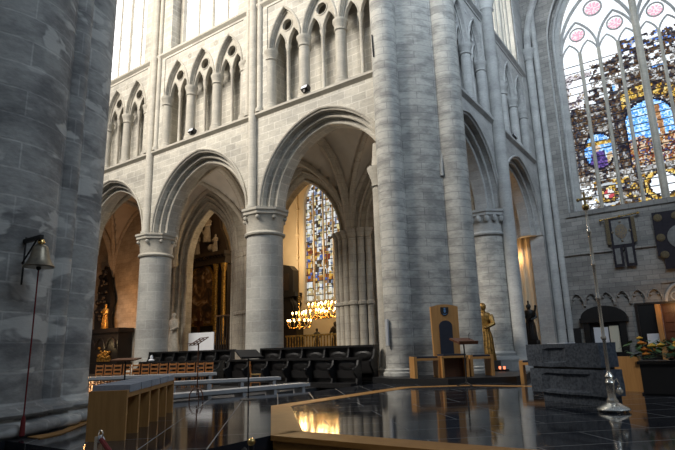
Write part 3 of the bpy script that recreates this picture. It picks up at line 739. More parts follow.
b = BM(); box(b, -5.55, -4.85, YC-.14, YC-.07, .75, 1.85); o = tag(build('notice_board', b, 'white_paper'), 'pale blue white notice board in the dark portal behind the altar', 'notice')
b = BM(); poly(b, [circle(-5.2, 1.3, .06, 10)], -.16, -.14, TC); build('printed_mark', b, 'banner_cloth', o)
b = BM(); box(b, -4.78, -4.33, YC-.16, YC-.07, .55, 1.9); tag(build('cloth_panel', b, mat('cream_cloth', (.75, .68, .52), .8)), 'cream panel standing right of the notice board in the dark portal', 'panel')
b = BM(); box(b, -7.0, -6.22, YC-.2, YC-.02, .95, 1.85); tag(build('wall_cabinet', b, 'black', bevel=.02), 'small black wall cabinet left of the carved portal', 'cabinet')
# open doorway
b = BM(); box(b, -3.45, -3.33, YC-.1, YC+.8, .0, 2.9); box(b, -1.32, -1.2, YC-.1, YC+.8, 0, 2.9); box(b, -3.45, -1.2, YC-.1, YC+.8, 2.9, 3.0)
o = struct('door_1', b, 'altar_wood')
b = BM(); box(b, -3.33, -2.5, YC-.05, YC+.05, 0, 2.9); build('dark_leaf', b, 'stall_wood', o)
b = BM(); box(b, -2.5, -2.28, YC-.6, YC+.02, 0, 2.85); build('leaf_edge', b, 'oak', o)
b = BM()
box(b, -2.28, -1.32, YC+.1, YC+.2, 0, 2.9)
for i in range(2):
    for j in range(6): box(b, -2.2+.46*i, -1.8+.46*i, YC+.06, YC+.11, .12+.46*j, .5+.46*j)
build('panelled_leaf', b, 'red_wood', o)
point('doorway_lamp', (-1.7, YC-1.1, 2.75), 26, (1, .55, .2), .1)
b = BM(); box(b, -3.05, -2.5, YC-.4, YC-.36, .7, 1.42); tag(build('notice_sheet', b, 'white_paper'), 'white notice sheet in front of the open doorway', 'notice')

# hanging banners
t = thing('hanging_banner', 'pale processional banner with oval emblem hung from a gilt rod', 'banner', (-3.55, YC-.2, 5.1))
b = BM(); tube(b, [(-4.42, YC-.2, 7.6), (-2.62, YC-.2, 7.72)], .035, 6); ball(b, (-4.45, YC-.2, 7.6), .08, 8, 6); ball(b, (-2.6, YC-.2, 7.73), .08, 8, 6); ball(b, (-3.5, YC-.2, 7.68), .08, 8, 6); build('rod', b, 'brass', t, world=True, smooth=True)
b = BM(); box(b, -4.06, -2.98, YC-.2, YC-.16, 6.0, 7.6); build('border', b, 'banner_dark', t, world=True)
b = BM(); box(b, -3.95, -3.1, YC-.22, YC-.19, 6.15, 7.5); build('cloth', b, 'banner_cloth', t, world=True)
for x0, x1 in ((-4.25, -4.06), (-2.99, -2.82)):
    b = BM(); box(b, x0, x1, YC-.22, YC-.17, 6.2, 7.58); build('side_fringe', b, 'dull_gold', t, world=True)
b = BM(); box(b, -4.05, -3.58, YC-.22, YC-.16, 4.95, 6.1); box(b, -3.48, -3.0, YC-.22, YC-.16, 4.95, 6.1); build('tail', b, 'banner_dark', t, world=True)
b = BM(); box(b, -3.95, -3.7, YC-.24, YC-.2, 5.1, 5.95); box(b, -3.37, -3.12, YC-.24, YC-.2, 5.1, 5.95); build('tail_panel', b, 'banner_cloth', t, world=True)
b = BM(); lathe(b, [(.34, 0), (.34, .03), (.2, .05)], 20, mx=Matrix.Translation((-3.52, YC-.22, 6.85)) @ Matrix.Rotation(PI/2, 4, 'X') @ Matrix.Diagonal((.85, 1.15, 1, 1)))
for a in range(4): ball(b, (-3.52+.42*math.cos(a*PI/2), YC-.23, 6.85+.52*math.sin(a*PI/2)), .07, 8, 5)
build('emblem', b, mottled('emblem_thread', (.25, .18, .08), (.10, .10, .12), 14, .8), t, world=True)
t = thing('funeral_banner', 'large black banner with round gold medallions at the right edge', 'banner', (-1.0, YC-.2, 4.6))
b = BM(); box(b, -2.0, .2, YC-.22, YC-.17, 5.3, 7.6); box(b, -1.75, -.05, YC-.22, YC-.17, 4.6, 5.3); build('cloth', b, 'banner_dark', t, world=True)
for x, z in ((-1.75, 7.3), (-1.75, 6.25), (-1.7, 5.35), (-.95, 7.3), (.0, 7.3), (-.9, 4.85)):
    b = BM(); lathe(b, [(.2, 0), (.2, .03), (.12, .05)], 14, mx=Matrix.Translation((x, YC-.22, z)) @ Matrix.Rotation(PI/2, 4, 'X')); build('medallion', b, 'dull_gold', t, world=True)
b = BM(); lathe(b, [(.62, 0), (.62, .04), (.45, .06)], 24, mx=Matrix.Translation((-.85, YC-.22, 6.2)) @ Matrix.Rotation(PI/2, 4, 'X')); build('central_medallion', b, 'banner_cloth', t, world=True)

# outer walls of the crossing behind and beside the viewer
b = BM(); box(b, -46, 14, -12, -11.6, -.6, 13); struct('wall_south', b, 'ashlar_grey')
b = BM(); box(b, 13.6, 14, -12, 32.5, -.6, 13); struct('wall_right', b, 'ashlar_grey')
b = BM(); box(b, -46.3, -46, -12, 16.4, -.6, 30); struct('wall_left', b, 'ashlar_grey')

#@@OBJECTS@@
# ------------------------------------------------------------------ throne group
ROT45 = R(45)
t = thing('throne', 'tall oak throne with navy padded back and small shield crest', 'throne', (-7.0, 15.82, .17), ROT45)
b = BM(); tp = [(-.42, 0), (.42, 0), (.45, 2.12)]+[(.45-.9*i/10, 2.12+.07*math.sin(PI*i/10)) for i in range(1, 10)]+[(-.45, 2.12)]
poly(b, [tp], -.02, .08); build('back_board', b, 'oak', t, bevel=.006)
b = BM(); pd = [(-.21, .62), (.21, .62)]+[(.21*math.cos(a), 1.52+.17*math.sin(a)) for a in [PI*i/12 for i in range(13)]]; poly(b, [pd], -.05, -.015); build('back_pad', b, 'navy', t, bevel=.01)
b = BM(); sh = [(-.13, 2.1), (.13, 2.1), (.13, 1.96)]+[(.13*math.cos(a), 1.96+.13*math.sin(a)) for a in [-PI*i/8 for i in range(1, 8)]]+[(-.13, 1.96)]; poly(b, [sh], -.04, -.018); cr = build('shield_crest', b, 'black', t)
b = BM(); poly(b, [[(-.035, 2.02), (.035, 2.02), (.035, 1.96), (0, 1.91), (-.035, 1.96)]], -.05, -.038); poly(b, [circle(0, 2.055, .03, 10)], -.05, -.038); poly(b, [[(-.07, 1.9), (0, 1.875), (.07, 1.9), (.07, 1.885), (0, 1.855), (-.07, 1.885)]], -.05, -.038); build('crest_emblem', b, mat('crest_blue', (.10, .22, .42), .5), cr)
for x in (-.42, .36):
    b = BM(); box(b, x, x+.06, -.62, -.02, 0, .6); build('side_panel', b, 'oak', t, bevel=.006)
b = BM(); box(b, -.42, .42, -.62, -.02, .56, .62); build('seat', b, 'oak', t, bevel=.006)
b = BM(); box(b, -.35, .35, -.6, -.05, .62, .67); build('seat_cushion', b, 'navy', t, bevel=.02)
b = BM(); box(b, -.36, .36, -.3, -.26, 0, .56); build('front_panel', b, 'red_wood', t)  # darker wood than the frame, shade of the recess put into the colour
def stool(loc, rz, label, w=.84, zb=.17):
    t = thing('stool', label, 'stool', (*loc, zb), rz, 'oak sedilia stools')
    for x in (-w/2, w/2-.09):
        b = BM(); box(b, x, x+.09, -.24, .24, 0, .62); build('side_panel', b, 'oak', t, bevel=.005)
    b = BM(); box(b, -w/2+.09, w/2-.09, -.24, .24, .5, .57); build('seat_rail', b, 'oak', t, bevel=.005)
    b = BM(); box(b, -w/2+.1, w/2-.1, -.23, .23, .57, .62); build('cushion', b, 'navy', t, bevel=.015)
    return t
stool((-7.4, 15.06), ROT45, 'low oak stool with dark cushion left of the throne')
stool((-6.2, 16.32), ROT45, 'low oak stool with dark cushion right of the throne', .76)
stool((-4.42, 15.8), R(8), 'low oak stool half hidden behind the left end of the stone altar', .7, 0)
t = thing('book_stand', 'small lectern with tilted dark wooden desk in front of the throne', 'lectern', (-5.82, 14.3, 0), R(62))
b = BM(); lathe(b, [(.03, .05), (.02, .08), (.02, 1.12)], 10); build('pole', b, 'iron', t, smooth=True)
for a in range(3):
    b = BM(); q = a*2*PI/3+.4; tube(b, [(0, 0, .1), (.14*math.cos(q), .14*math.sin(q), .05), (.27*math.cos(q), .27*math.sin(q), .015)], .015, 6); build('foot', b, 'iron', t, smooth=True)
b = BM(); box(b, -.33, .33, -.2, .2, -.025, .025, mx=Matrix.Translation((0, 0, 1.2)) @ Matrix.Rotation(R(18), 4, 'X')); box(b, -.33, .33, -.22, -.19, -.03, .06, mx=Matrix.Translation((0, 0, 1.2)) @ Matrix.Rotation(R(18), 4, 'X')); build('desk', b, 'red_wood', t)
b = BM(); tube(b, [(.2, 0, 1.22), (.22, .02, 1.38), (.26, .0, 1.42)], .008, 6); build('microphone', b, 'black', t)

# ------------------------------------------------------------------ altar
t = thing('stone_altar', 'blue grey granite block altar in two tiers on a recessed foot', 'altar', (-2.38, 10.65, 0), R(-33))
def rough_block(z0, z1, x0, x1, y0, y1, rec, seed):
    bm = BM(); box(bm, x0, x1, y0, y1, z0, z1)
    bmesh.ops.subdivide_edges(bm, edges=bm.edges[:], cuts=11, use_grid_fill=True)
    for v in bm.verts:
        p = v.co
        if abs(p.y-y0) < 1e-4:
            for (ra, rb, rc, rd) in rec:
                if ra < p.x < rb and rc < p.z < rd: p.y += .06
        k = .012*noise.noise(Vector((p.x*3+seed, p.y*3, p.z*4)))
        p.x += k; p.y += k*1.3; p.z += k*.6 if p.z < z1-.001 else 0
    return bm
build('foot', (lambda bm: (box(bm, -.62, .86, -.05, .26, 0, .2), bm)[1])(BM()), 'granite', t)
build('lower_block', rough_block(.17, .6, -.85, .93, -.12, .28, [(-.45, .5, .24, .5)], 1), 'granite', t)
build('upper_block', rough_block(.64, 1.05, -.88, .88, -.13, .27, [(-.4, .1, .72, .95)], 5), 'granite', t)
b = BM(); box(b, -.8, .82, -.07, .24, .59, .65); build('joint', b, 'black', t)
b = BM(); box(b, -.2, .25, -.05, .2, 0, .012, mx=Matrix.Translation((-2.55, 10.8, 1.053)) @ Matrix.Rotation(R(-33), 4, 'Z')); tag(build('folded_linen', b, 'white_paper'), 'thin white folded linen lying on top of the stone altar', 'linen')

# ------------------------------------------------------------------ tall silver cross staff
t = thing('processional_staff', 'very tall slim silver processional staff on a round silver foot before the altar', 'processional staff', (-1.53, 9.54, 0))
b = BM(); lathe(b, [(.24, .03), (.245, .045), (.22, .07), (.12, .12), (.09, .14), (.085, .18)], 32)
build('round_foot', b, 'silver', t, smooth=True)
for a in range(4):
    b = BM(); ball(b, (.2*math.cos(a*PI/2+.5), .2*math.sin(a*PI/2+.5), .025), .028, 10, 6); build('claw_foot', b, 'silver', t, smooth=True)
b = BM(); lathe(b, [(.08, .17), (.07, .2), (.062, .22), (.062, .42), (.075, .44), (.06, .46), (.05, .5), (.07, .53), (.05, .56), (.03, .6)], 20); build('socket', b, 'silver', t, smooth=True)
b = BM(); pr = [(.027, .58)]
for z in (1.12, 1.75, 2.3, 2.85): pr += [(.026, z-.04), (.038, z-.015), (.038, z+.015), (.025, z+.04)]
lathe(b, pr+[(.018, 3.22)], 12); build('pole', b, 'silver', t, smooth=True)
b = BM(); ball(b, (0, 0, 3.28), .06, 10, 8); tube(b, [(-.09, 0, 3.42), (.09, 0, 3.42)], .02, 8); tube(b, [(0, 0, 3.3), (0, 0, 3.54)], .02, 8); ball(b, (-.1, 0, 3.42), .03, 8, 6); ball(b, (.1, 0, 3.42), .03, 8, 6); build('gilt_head', b, 'brass', t, smooth=True)
b = BM(); tube(b, [(.05, 0, .44), (.1, .0, .5), (.13, 0, .42), (.1, 0, .36)], .014, 6); lathe(b, [(.02, .26), (.05, .28), (.055, .32), (.03, .36), (.045, .39)], 12, (.12, 0, 0)); build('side_bracket', b, 'silver', t, smooth=True)

# ------------------------------------------------------------------ ambo panel, planter, flowers
b = BM(); poly(b, [[(-.36, 0), (.27, 0), (.22, .74), (-.31, .74)]], -.05, .05, lambda u, d, z: Matrix.Translation((-1.72, 13.5, 0)) @ Matrix.Rotation(R(-15), 4, 'Z') @ Vector((u, d, z)))
tag(build('oak_panel', b, 'oak', bevel=.006), 'plain oak panel standing between the stone altar and the flowers', 'panel')
t = thing('flower_planter', 'black square planter box holding the orange bouquet at the right edge', 'planter', (-.85, 13.0, 0))
b = BM(); box(b, -.58, 1.1, -.4, .4, .03, .64); build('box', b, 'black', t, bevel=.02)
b = BM(); box(b, -.62, 1.14, -.44, .44, .6, .66); build('rim', b, 'stall_wood', t, bevel=.01)
b = BM(); box(b, -.62, 1.0, -.33, .33, 0, .04); build('plinth', b, 'black', t)
t = thing('bouquet', 'bouquet of orange and yellow flowers with green leaves in the black planter', 'flowers', (-.85, 13.0, .665))
rng = random.Random(5)
b = BM()
for i in range(260):
    x, y, z = rng.uniform(-.78, .85), rng.uniform(-.5, .4), rng.uniform(.02, .38); a = rng.uniform(0, 2*PI); l = rng.uniform(.1, .24); tz = rng.uniform(-.5, .9)
    d = Vector((math.cos(a), math.sin(a), tz)).normalized(); s = d.cross(Vector((0, 0, 1))).normalized()*l*.28; p = Vector((x, y, z))
    vs = [b.verts.new(q) for q in (p, p+d*l*.5+s, p+d*l, p+d*l*.5-s)]; b.faces.new(vs[:3]); b.faces.new((vs[0], vs[2], vs[3]))
build('foliage', b, 'leaf', t)
for i in range(26):
    x, y, z = rng.uniform(-.62, .75), rng.uniform(-.5, .2), rng.uniform(.12, .46); r = rng.uniform(.04, .075)
    b = BM()
    for k in range(7):
        a = k*2*PI/7; ball(b, (x+r*.7*math.cos(a), y+r*.7*math.sin(a), z), r*.5, 6, 4, sz=.7)
    ball(b, (x, y, z+r*.2), r*.55, 6, 4); build('flower', b, rng.choice(('petal_orange', 'petal_orange', 'petal_yellow')), t, smooth=True)

# ------------------------------------------------------------------ padded bench at left
t = thing('padded_bench', 'long oak bench of five bays with grey seat pads by the dark pier', 'bench', (-6.45, 4.36, 0), math.atan2(.75, -.662))
LB = 3.28
for i in range(6):
    x = i*(LB-.08)/5; b = BM(); box(b, x, x+.08 if i else x+.06, 0, .48, 0, .615); build('end_panel' if i in (0, 5) else 'divider', b, 'oak', t, bevel=.005)
b = BM(); box(b, .06, LB, .0, .05, .52, .615); build('front_rail', b, 'oak', t)
b = BM(); box(b, .06, LB, .05, .48, .54, .585); build('seat_board', b, 'oak', t)
b = BM(); box(b, .06, LB, .44, .47, .02, .55); build('back_panel', b, 'oak', t)
for i in range(5):
    x = .1+i*(LB-.08)/5; b = BM(); box(b, x, x+.57, -.01, .47, .585, .68); build('seat_pad', b, 'cushion', t, bevel=.04, smooth=True)

# ------------------------------------------------------------------ bell on the near pier
t = thing('wall_bell', 'bronze bell hanging from an iron bracket on the dark near pier', 'bell', (-7.95, 3.8, 2.34))
b = BM(); lathe(b, [(.205, .0), (.21, .015), (.17, .07), (.135, .15), (.115, .24), (.1, .3), (.06, .335), (.02, .345)], 28); build('bell_body', b, 'bronze', t, smooth=True)
b = BM(); lathe(b, [(.03, .34), (.05, .36), (.05, .39), (.025, .42)], 12); build('crown', b, 'brass', t, smooth=True)
b = BM(); ball(b, (0, 0, -.01), .035, 10, 6); tube(b, [(0, 0, .3), (0, 0, 0)], .01, 6); build('clapper', b, 'iron', t, smooth=True)
b = BM(); box(b, -.44, -.4, -.09, -.02, -.22, .5); box(b, -.42, .12, -.08, -.03, .4, .46); tube(b, [(-.4, -.055, .1), (-.2, -.055, .26), (-.03, -.055, .4)], .014, 6); tube(b, [(.0, -.055, .43), (.0, 0, .4)], .02, 6); build('bracket', b, 'iron', t)
b = BM(); tube(b, [(.0, .0, -.02), (.005, 0, -1.1), (.0, 0, -2.08)], .011, 6); cd = build('pull_cord', b, 'red_cloth', t)
b = BM(); lathe(b, [(.018, -2.32), (.036, -2.3), (.03, -2.12), (.018, -2.05)], 10); build('tassel', b, 'red_cloth', cd, smooth=True)

# ------------------------------------------------------------------ low benches, chairs
def low_bench(p0, p1, zt, zb, label, nl=3, w=.46):
    d = Vector(p1)-Vector(p0); L_ = d.length; t = thing('low_bench', label, 'bench', (*p0, zb), math.atan2(d.y, d.x), 'grey benches by the platform'); h = zt-zb
    b = BM(); box(b, 0, L_, -w/2, w/2, h-.09, h); build('seat', b, 'grey_wood', t, bevel=.008)
    b = BM(); box(b, .1, L_-.1, -.03, .03, h-.14, h-.06); build('rail', b, 'grey_wood', t)
    for i in range(nl):
        x = .22+(L_-.44)*i/(nl-1); b = BM(); box(b, x-.05, x+.05, -w/2+.03, w/2-.03, 0, h-.06); build('leg', b, 'grey_wood', t, bevel=.005)
low_bench((-10.9, 8.2), (-10.15, 12.7), .15, -.3, 'grey bench nearest the black platform, behind the two music stands', 5)
low_bench((-14.1, 10.85), (-12.15, 13.85), .25, -.15, 'middle grey bench of the three, with its end near the lone chair', 4)
low_bench((-17.6, 10.1), (-14.95, 13.65), .40, -.15, 'farthest grey bench of the three, in front of the ladder-back chairs', 4)
def make_chair():
    t = thing('ladder_back_chair', 'x', 'chair', (0, 0, 0), 0, 'ladder-back chairs in a row')
    for x in (-.135, .135):
        b = BM(); tube(b, [(x, .16, 0), (x, .16, .45), (x, .2, .9)], .02, 6); build('rear_post', b, 'chair_wood', t)
        b = BM(); tube(b, [(x, -.16, 0), (x, -.16, .43)], .02, 6); build('front_leg', b, 'chair_wood', t)
    b = BM(); box(b, -.15, .15, -.19, .18, .42, .46); build('seat', b, mottled('straw_seat', (.45, .28, .10), (.33, .20, .07), 40, .9) if 'straw' not in M else M['straw'], t, bevel=.012)
    for z in (.55, .69, .84):
        b = BM(); y = .16+.04*(z-.45)/.45; box(b, -.135, .135, y-.012, y+.012, z-.03, z+.035); build('back_slat', b, 'chair_wood', t)
    b = BM(); tube(b, [(-.15, -.16, .2), (.15, -.16, .2)], .012, 6); tube(b, [(-.15, .16, .24), (.15, .16, .24)], .012, 6); tube(b, [(-.15, -.16, .16), (-.15, .16, .16)], .012, 6); tube(b, [(.15, -.16, .16), (.15, .16, .16)], .012, 6); build('stretcher', b, 'chair_wood', t)
    return t
ch0 = make_chair(); used = False
def copy_thing(root, loc, rz, label, group=None):
    r = root.copy(); C.objects.link(r); r.location = loc; r.rotation_euler = (0, 0, rz); r['label'] = label
    if group: r['group'] = group
    for c0 in list(root.children):
        c1 = c0.copy(); C.objects.link(c1); c1.parent = r
        for g0 in list(c0.children):
            g1 = g0.copy(); C.objects.link(g1); g1.parent = c1
    return r
fh = Vector((-.571, .821)); rh = Vector((.821, .571))
ords = ('first', 'second', 'third', 'fourth', 'fifth', 'sixth', 'seventh', 'eighth', 'ninth', 'tenth', 'eleventh', 'twelfth', 'thirteenth')
nch = 13
for i in range(nch):
    px = 95+(205-95)*i/(nch-1); dp = 21.3-.9*i/(nch-1); p = fh*dp+rh*dp*(px-337.5)/547
    lb = 'ladder-back chair, %s from the dark pier in the row behind the grey benches' % ords[i]
    if i == nch-1: lb = 'ladder-back chair at the right end of the row behind the grey benches'
    if i == 0: ch0.location = (p.x, p.y, -.15); ch0.rotation_euler = (0, 0, R(33)); ch0['label'] = lb
    else: copy_thing(ch0, (p.x, p.y, -.15), R(33+rng.uniform(-3, 3)), lb)
copy_thing(ch0, (-13.75, 14.4, -.15), R(130), 'lone ladder-back chair at the foot of the middle column, beside the stalls', 'ladder-back chairs in a row')

# ------------------------------------------------------------------ choir stalls
def stalls(x0, x1, y, zt, n, label, zb=-.15, deep=.62):
    t = thing('choir_stall_row', label, 'choir stalls', ((x0+x1)/2, y, zb)); w_ = (x1-x0)/n
    b = BM(); box(b, x0, x1, y-.02, y+.06, zb, zt-.04); build('back_panel', b, 'stall_wood', t, world=True)
    b = BM(); box(b, x0-.04, x1+.04, y-.16, y+.1, zt-.07, zt); build('top_rail', b, 'stall_wood', t, world=True, bevel=.015)
    b = BM(); box(b, x0, x1, y-deep, y, zb, zb+.14); build('platform', b, 'stall_wood', t, world=True)
    hh = zt-zb
    for i in range(n+1):
        x = x0+i*w_
        pr = [(0, zb), (-.42, zb), (-.42, zb+.05*hh), (-.3, zb+.12*hh), (-.26, zb+.3*hh), (-.36, zb+.42*hh), (-.44, zb+.5*hh), (-.47, zb+.58*hh), (-.42, zb+.64*hh), (-.32, zb+.66*hh), (-.22, zb+.74*hh), (-.17, zb+.9*hh), (-.17, zt-.06), (0, zt-.06)]
        b = BM(); poly(b, [pr], x-.035, x+.035, lambda u, d, z: Vector((d, y+u, z))); ball(b, (x, y-.43, zb+.6*hh), .06, 8, 6)
        build('divider', b, 'stall_wood', t, world=True)
    for i in range(n):
        x = x0+(i+.5)*w_; b = BM()
        box(b, x-w_*.4, x+w_*.4, y-.12, y-.05, zb+.3*hh, zb+.55*hh, mx=None); build('tipped_seat', b, 'stall_wood', t, world=True, bevel=.02)
        b = BM(); lathe(b, [(w_*.34, 0), (w_*.34, .03), (w_*.2, .05)], 18, mx=Matrix.Translation((x, y-.02, zb+.74*hh)) @ Matrix.Rotation(PI/2, 4, 'X') @ Matrix.Diagonal((1, .42, 1, 1))); build('carved_panel', b, 'stall_wood', t, world=True)
stalls(-14.85, -9.65, 16.0, 1.2, 5, 'rear row of black choir stalls under the arch with chandeliers', deep=.4)
stalls(-15.9, -9.9, 15.35, .8, 6, 'front row of black choir stalls under the arch with chandeliers')
stalls(-21.9, -16.5, 16.0, 1.2, 6, 'rear row of black choir stalls under the altarpiece arch', deep=.4)
stalls(-21.7, -16.45, 15.35, .78, 6, 'front row of black choir stalls behind the ladder-back chairs')
b = BM(); lathe(b, [(.12, 0), (.14, .04), (.05, .1), (.07, .18), (.03, .26)], 12, (-20.9, 15.1, .8)); tag(build('finial_lamp', b, 'white_paper', smooth=True), 'small white lamp standing on the front stalls at the left column', 'lamp')
rr_ = bpy.data.objects['finial_lamp']; rr_.location = (0, .15, 0)

# ------------------------------------------------------------------ music stands and lectern
t = thing('music_stand', 'brown wrought metal music stand with open slatted desk', 'music stand', (-10.1, 8.65, 0), R(-22))
b = BM(); tube(b, [(0, 0, .12), (0, 0, 1.3)], .016, 8); ball(b, (0, 0, .75), .03, 8, 6); build('pole', b, 'red_wood', t, smooth=True)
for a in range(3):
    b = BM(); q = a*2*PI/3+.5; tube(b, [(0, 0, .28), (.1*math.cos(q), .1*math.sin(q), .26), (.17*math.cos(q), .17*math.sin(q), .16), (.18*math.cos(q), .18*math.sin(q), .012)], .014, 6); build('leg', b, 'red_wood', t, smooth=True)
b = BM(); mm = Matrix.Translation((0, 0, 1.34)) @ Matrix.Rotation(R(32), 4, 'X')
for k in range(5):
    y = -.16+.08*k; tube(b, [mm @ Vector((-.28, y, 0)), mm @ Vector((.28, y, 0))], .011, 6)
for x in (-.28, 0, .28): tube(b, [mm @ Vector((x, -.16, 0)), mm @ Vector((x, .16, 0))], .012, 6)
tube(b, [mm @ Vector((-.3, -.17, .05)), mm @ Vector((.3, -.17, .05))], .014, 6); build('desk', b, 'red_wood', t)
t = thing('music_stand', 'black music stand with solid tilted desk near the middle column', 'music stand', (-9.1, 9.3, 0), R(75))
b = BM(); tube(b, [(0, 0, .02), (0, 0, .98)], .018, 8); build('pole', b, 'black', t, smooth=True)
b = BM(); lathe(b, [(.2, 0), (.2, .012), (.03, .03)], 20); build('foot', b, 'black', t, smooth=True)
b = BM(); box(b, -.29, .29, -.18, .18, -.012, .012, mx=Matrix.Translation((0, 0, 1.02)) @ Matrix.Rotation(R(30), 4, 'X')); box(b, -.29, .29, -.2, -.18, -.012, .04, mx=Matrix.Translation((0, 0, 1.02)) @ Matrix.Rotation(R(30), 4, 'X')); build('desk', b, 'black', t)
t = thing('lectern', 'slim lectern with flat brown top above the padded bench', 'lectern', (-11.75, 7.85, -.15), R(30))
b = BM(); tube(b, [(0, 0, .02), (0, 0, 1.1)], .02, 8); build('pole', b, 'black', t, smooth=True)
b = BM(); lathe(b, [(.2, 0), (.2, .02), (.03, .04)], 16); build('foot', b, 'black', t)
b = BM(); box(b, -.3, .3, -.2, .2, -.015, .015, mx=Matrix.Translation((0, 0, 1.12)) @ Matrix.Rotation(R(6), 4, 'X')); build('desk', b, 'red_wood', t)

# ------------------------------------------------------------------ barrier posts in front of the platform
t = thing('barrier_post', 'black barrier post topped by a brass ball at the platform edge', 'barrier post', (-3.19, 3.3, -.6))
b = BM(); lathe(b, [(.15, 0), (.15, .02), (.03, .05), (.022, .07), (.022, .93)], 16); build('pole', b, 'black', t, smooth=True)
b = BM(); ball(b, (0, 0, .955), .032, 14, 10); build('ball', b, 'brass', t, smooth=True)
b = BM(); tube(b, [(-.03, 0, .86), (-.08, 0, .9), (-.1, 0, .88), (-.11, 0, .84)], .014, 8); build('hook', b, 'black', t, smooth=True)
t = thing('barrier_post', 'silver barrier post with ring in front of the padded bench', 'barrier post', (-4.87, 3.02, -.6))
b = BM(); lathe(b, [(.15, 0), (.15, .02), (.03, .05)], 16); box(b, -.025, .025, -.025, .025, .03, .93); build('pole', b, 'silver', t)
b = BM(); tube(b, [(.03+.035*math.cos(q*PI/8), 0, .95+.035*math.sin(q*PI/8)) for q in range(16)], .006, 6, True); build('ring', b, 'silver', t, smooth=True)
b = BM(); n = 14
pts = []
for i in range(n+1):
    s = i/n; pts.append((-4.83+(-3.31+4.83)*s, 3.02+.28*s, (.31*(1-s)+.26*s)-.34*4*s*(1-s)))
tube(b, pts, .022, 8); o = tag(build('barrier_rope', b, 'red_cloth', smooth=True), 'dark red barrier rope hanging from the silver post', 'rope')
b = BM(); tube(b, [(-4.85, 3.02, .335), (-4.82, 3.03, .29)], .026, 8); build('white_cuff', b, 'white_paper', o)

# ------------------------------------------------------------------ fittings on the walls
def spot(loc, rz, label):
    t = thing('floodlight', label, 'floodlight', loc, rz, 'floodlights on the triforium ledge')
    b = BM(); box(b, -.17, .17, -.14, .1, .1, .32, mx=Matrix.Rotation(R(-25), 4, 'X')); build('housing', b, 'black', t, bevel=.02)
    b = BM(); box(b, -.14, .14, -.15, -.138, .13, .29, mx=Matrix.Rotation(R(-25), 4, 'X')); build('lens', b, 'white_paper', t)
    b = BM(); box(b, -.05, .05, -.05, .05, 0, .14); build('bracket', b, 'iron', t)
spot((-19.95, 16.2, 11.65), 0, 'small floodlight on the ledge above the altarpiece arch')
spot((-12.75, 16.2, 11.65), 0, 'small floodlight on the ledge above the chandelier arch')
spot((-7.32, 27.3, 11.62), R(90), 'small floodlight on the ledge of the shaded transept wall')
b = BM(); box(b, -9.03, -8.95, 15.6, 15.69, 1.15, 2.0); tag(build('column_speaker', b, 'speaker', bevel=.012), 'slim pale grey column loudspeaker on the crossing pier left of the throne', 'loudspeaker')

# ------------------------------------------------------------------ statues, altarpieces, monuments
def figure(t, x, y, z, h, mt, wide=1.0):
    """a robed standing figure as one continuous body with head and arms"""
    b = BM(); s = h
    lathe(b, [(.17*s, 0), (.18*s, .02*s), (.15*s, .2*s), (.125*s, .42*s), (.105*s, .55*s), (.135*s, .68*s), (.15*s, .76*s), (.12*s, .815*s), (.05*s, .84*s), (.045*s, .87*s), (.065*s, .9*s), (.07*s, .935*s), (.055*s, .975*s), (.02*s, .995*s)], 16, (x, y, z), sx=wide, sy=.72)
    for k in range(9):
        a = PI+PI*k/8; tube(b, [(x+.15*s*math.cos(a), y+.11*s*math.sin(a), z+.01*s), (x+.125*s*math.cos(a+.1), y+.09*s*math.sin(a+.1), z+.4*s), (x+.09*s*math.cos(a+.05), y+.07*s*math.sin(a+.05), z+.56*s)], [.02*s, .016*s, .006*s], 5)
    for sg in (-1, 1):
        tube(b, [(x+sg*.13*s, y, z+.77*s), (x+sg*.18*s, y-.03*s, z+.62*s), (x+sg*.09*s, y-.13*s, z+(.56 if sg > 0 else .66)*s)], [.05*s, .045*s, .03*s], 8)
        ball(b, (x+sg*.08*s, y-.14*s, z+(.56 if sg > 0 else .66)*s), .032*s, 8, 6)
    tube(b, [(x, y-.06*s, z+.925*s), (x, y-.068*s, z+.905*s)], .012*s, 5)
    return build('figure', b, mt, t, world=True, smooth=True)
t = thing('saint_statue', 'pale stone statue of a robed saint beside the left round column', 'statue', (-29.85, 23.4, -.3))
b = BM(); lathe(b, [(.5, -.3), (.5, -.1), (.38, 0), (.36, .95), (.46, 1.1), (.48, 1.2)], 8, (-29.85, 23.4, 0)); build('pedestal', b, 'inner_stone', t, world=True)
figure(t, -29.85, 23.4, 1.2, 2.6, 'statue_stone', 1.3)

# white display board behind the stalls
t = thing('display_board', 'blank white display board standing behind the stalls before the altarpiece', 'board', (-21.5, 18.6, -.3))
b = BM(); box(b, -22.45, -20.55, 18.55, 18.6, 1.0, 2.1); build('panel', b, 'white_paper', t, world=True)
for x in (-22.3, -20.75):
    b = BM(); box(b, x, x+.06, 18.6, 18.66, -.3, 2.0); build('leg', b, 'black', t, world=True)
    # foot bar
    b = BM(); box(b, x, x+.06, 18.3, 18.95, -.3, -.25); build('foot', b, 'black', t, world=True)

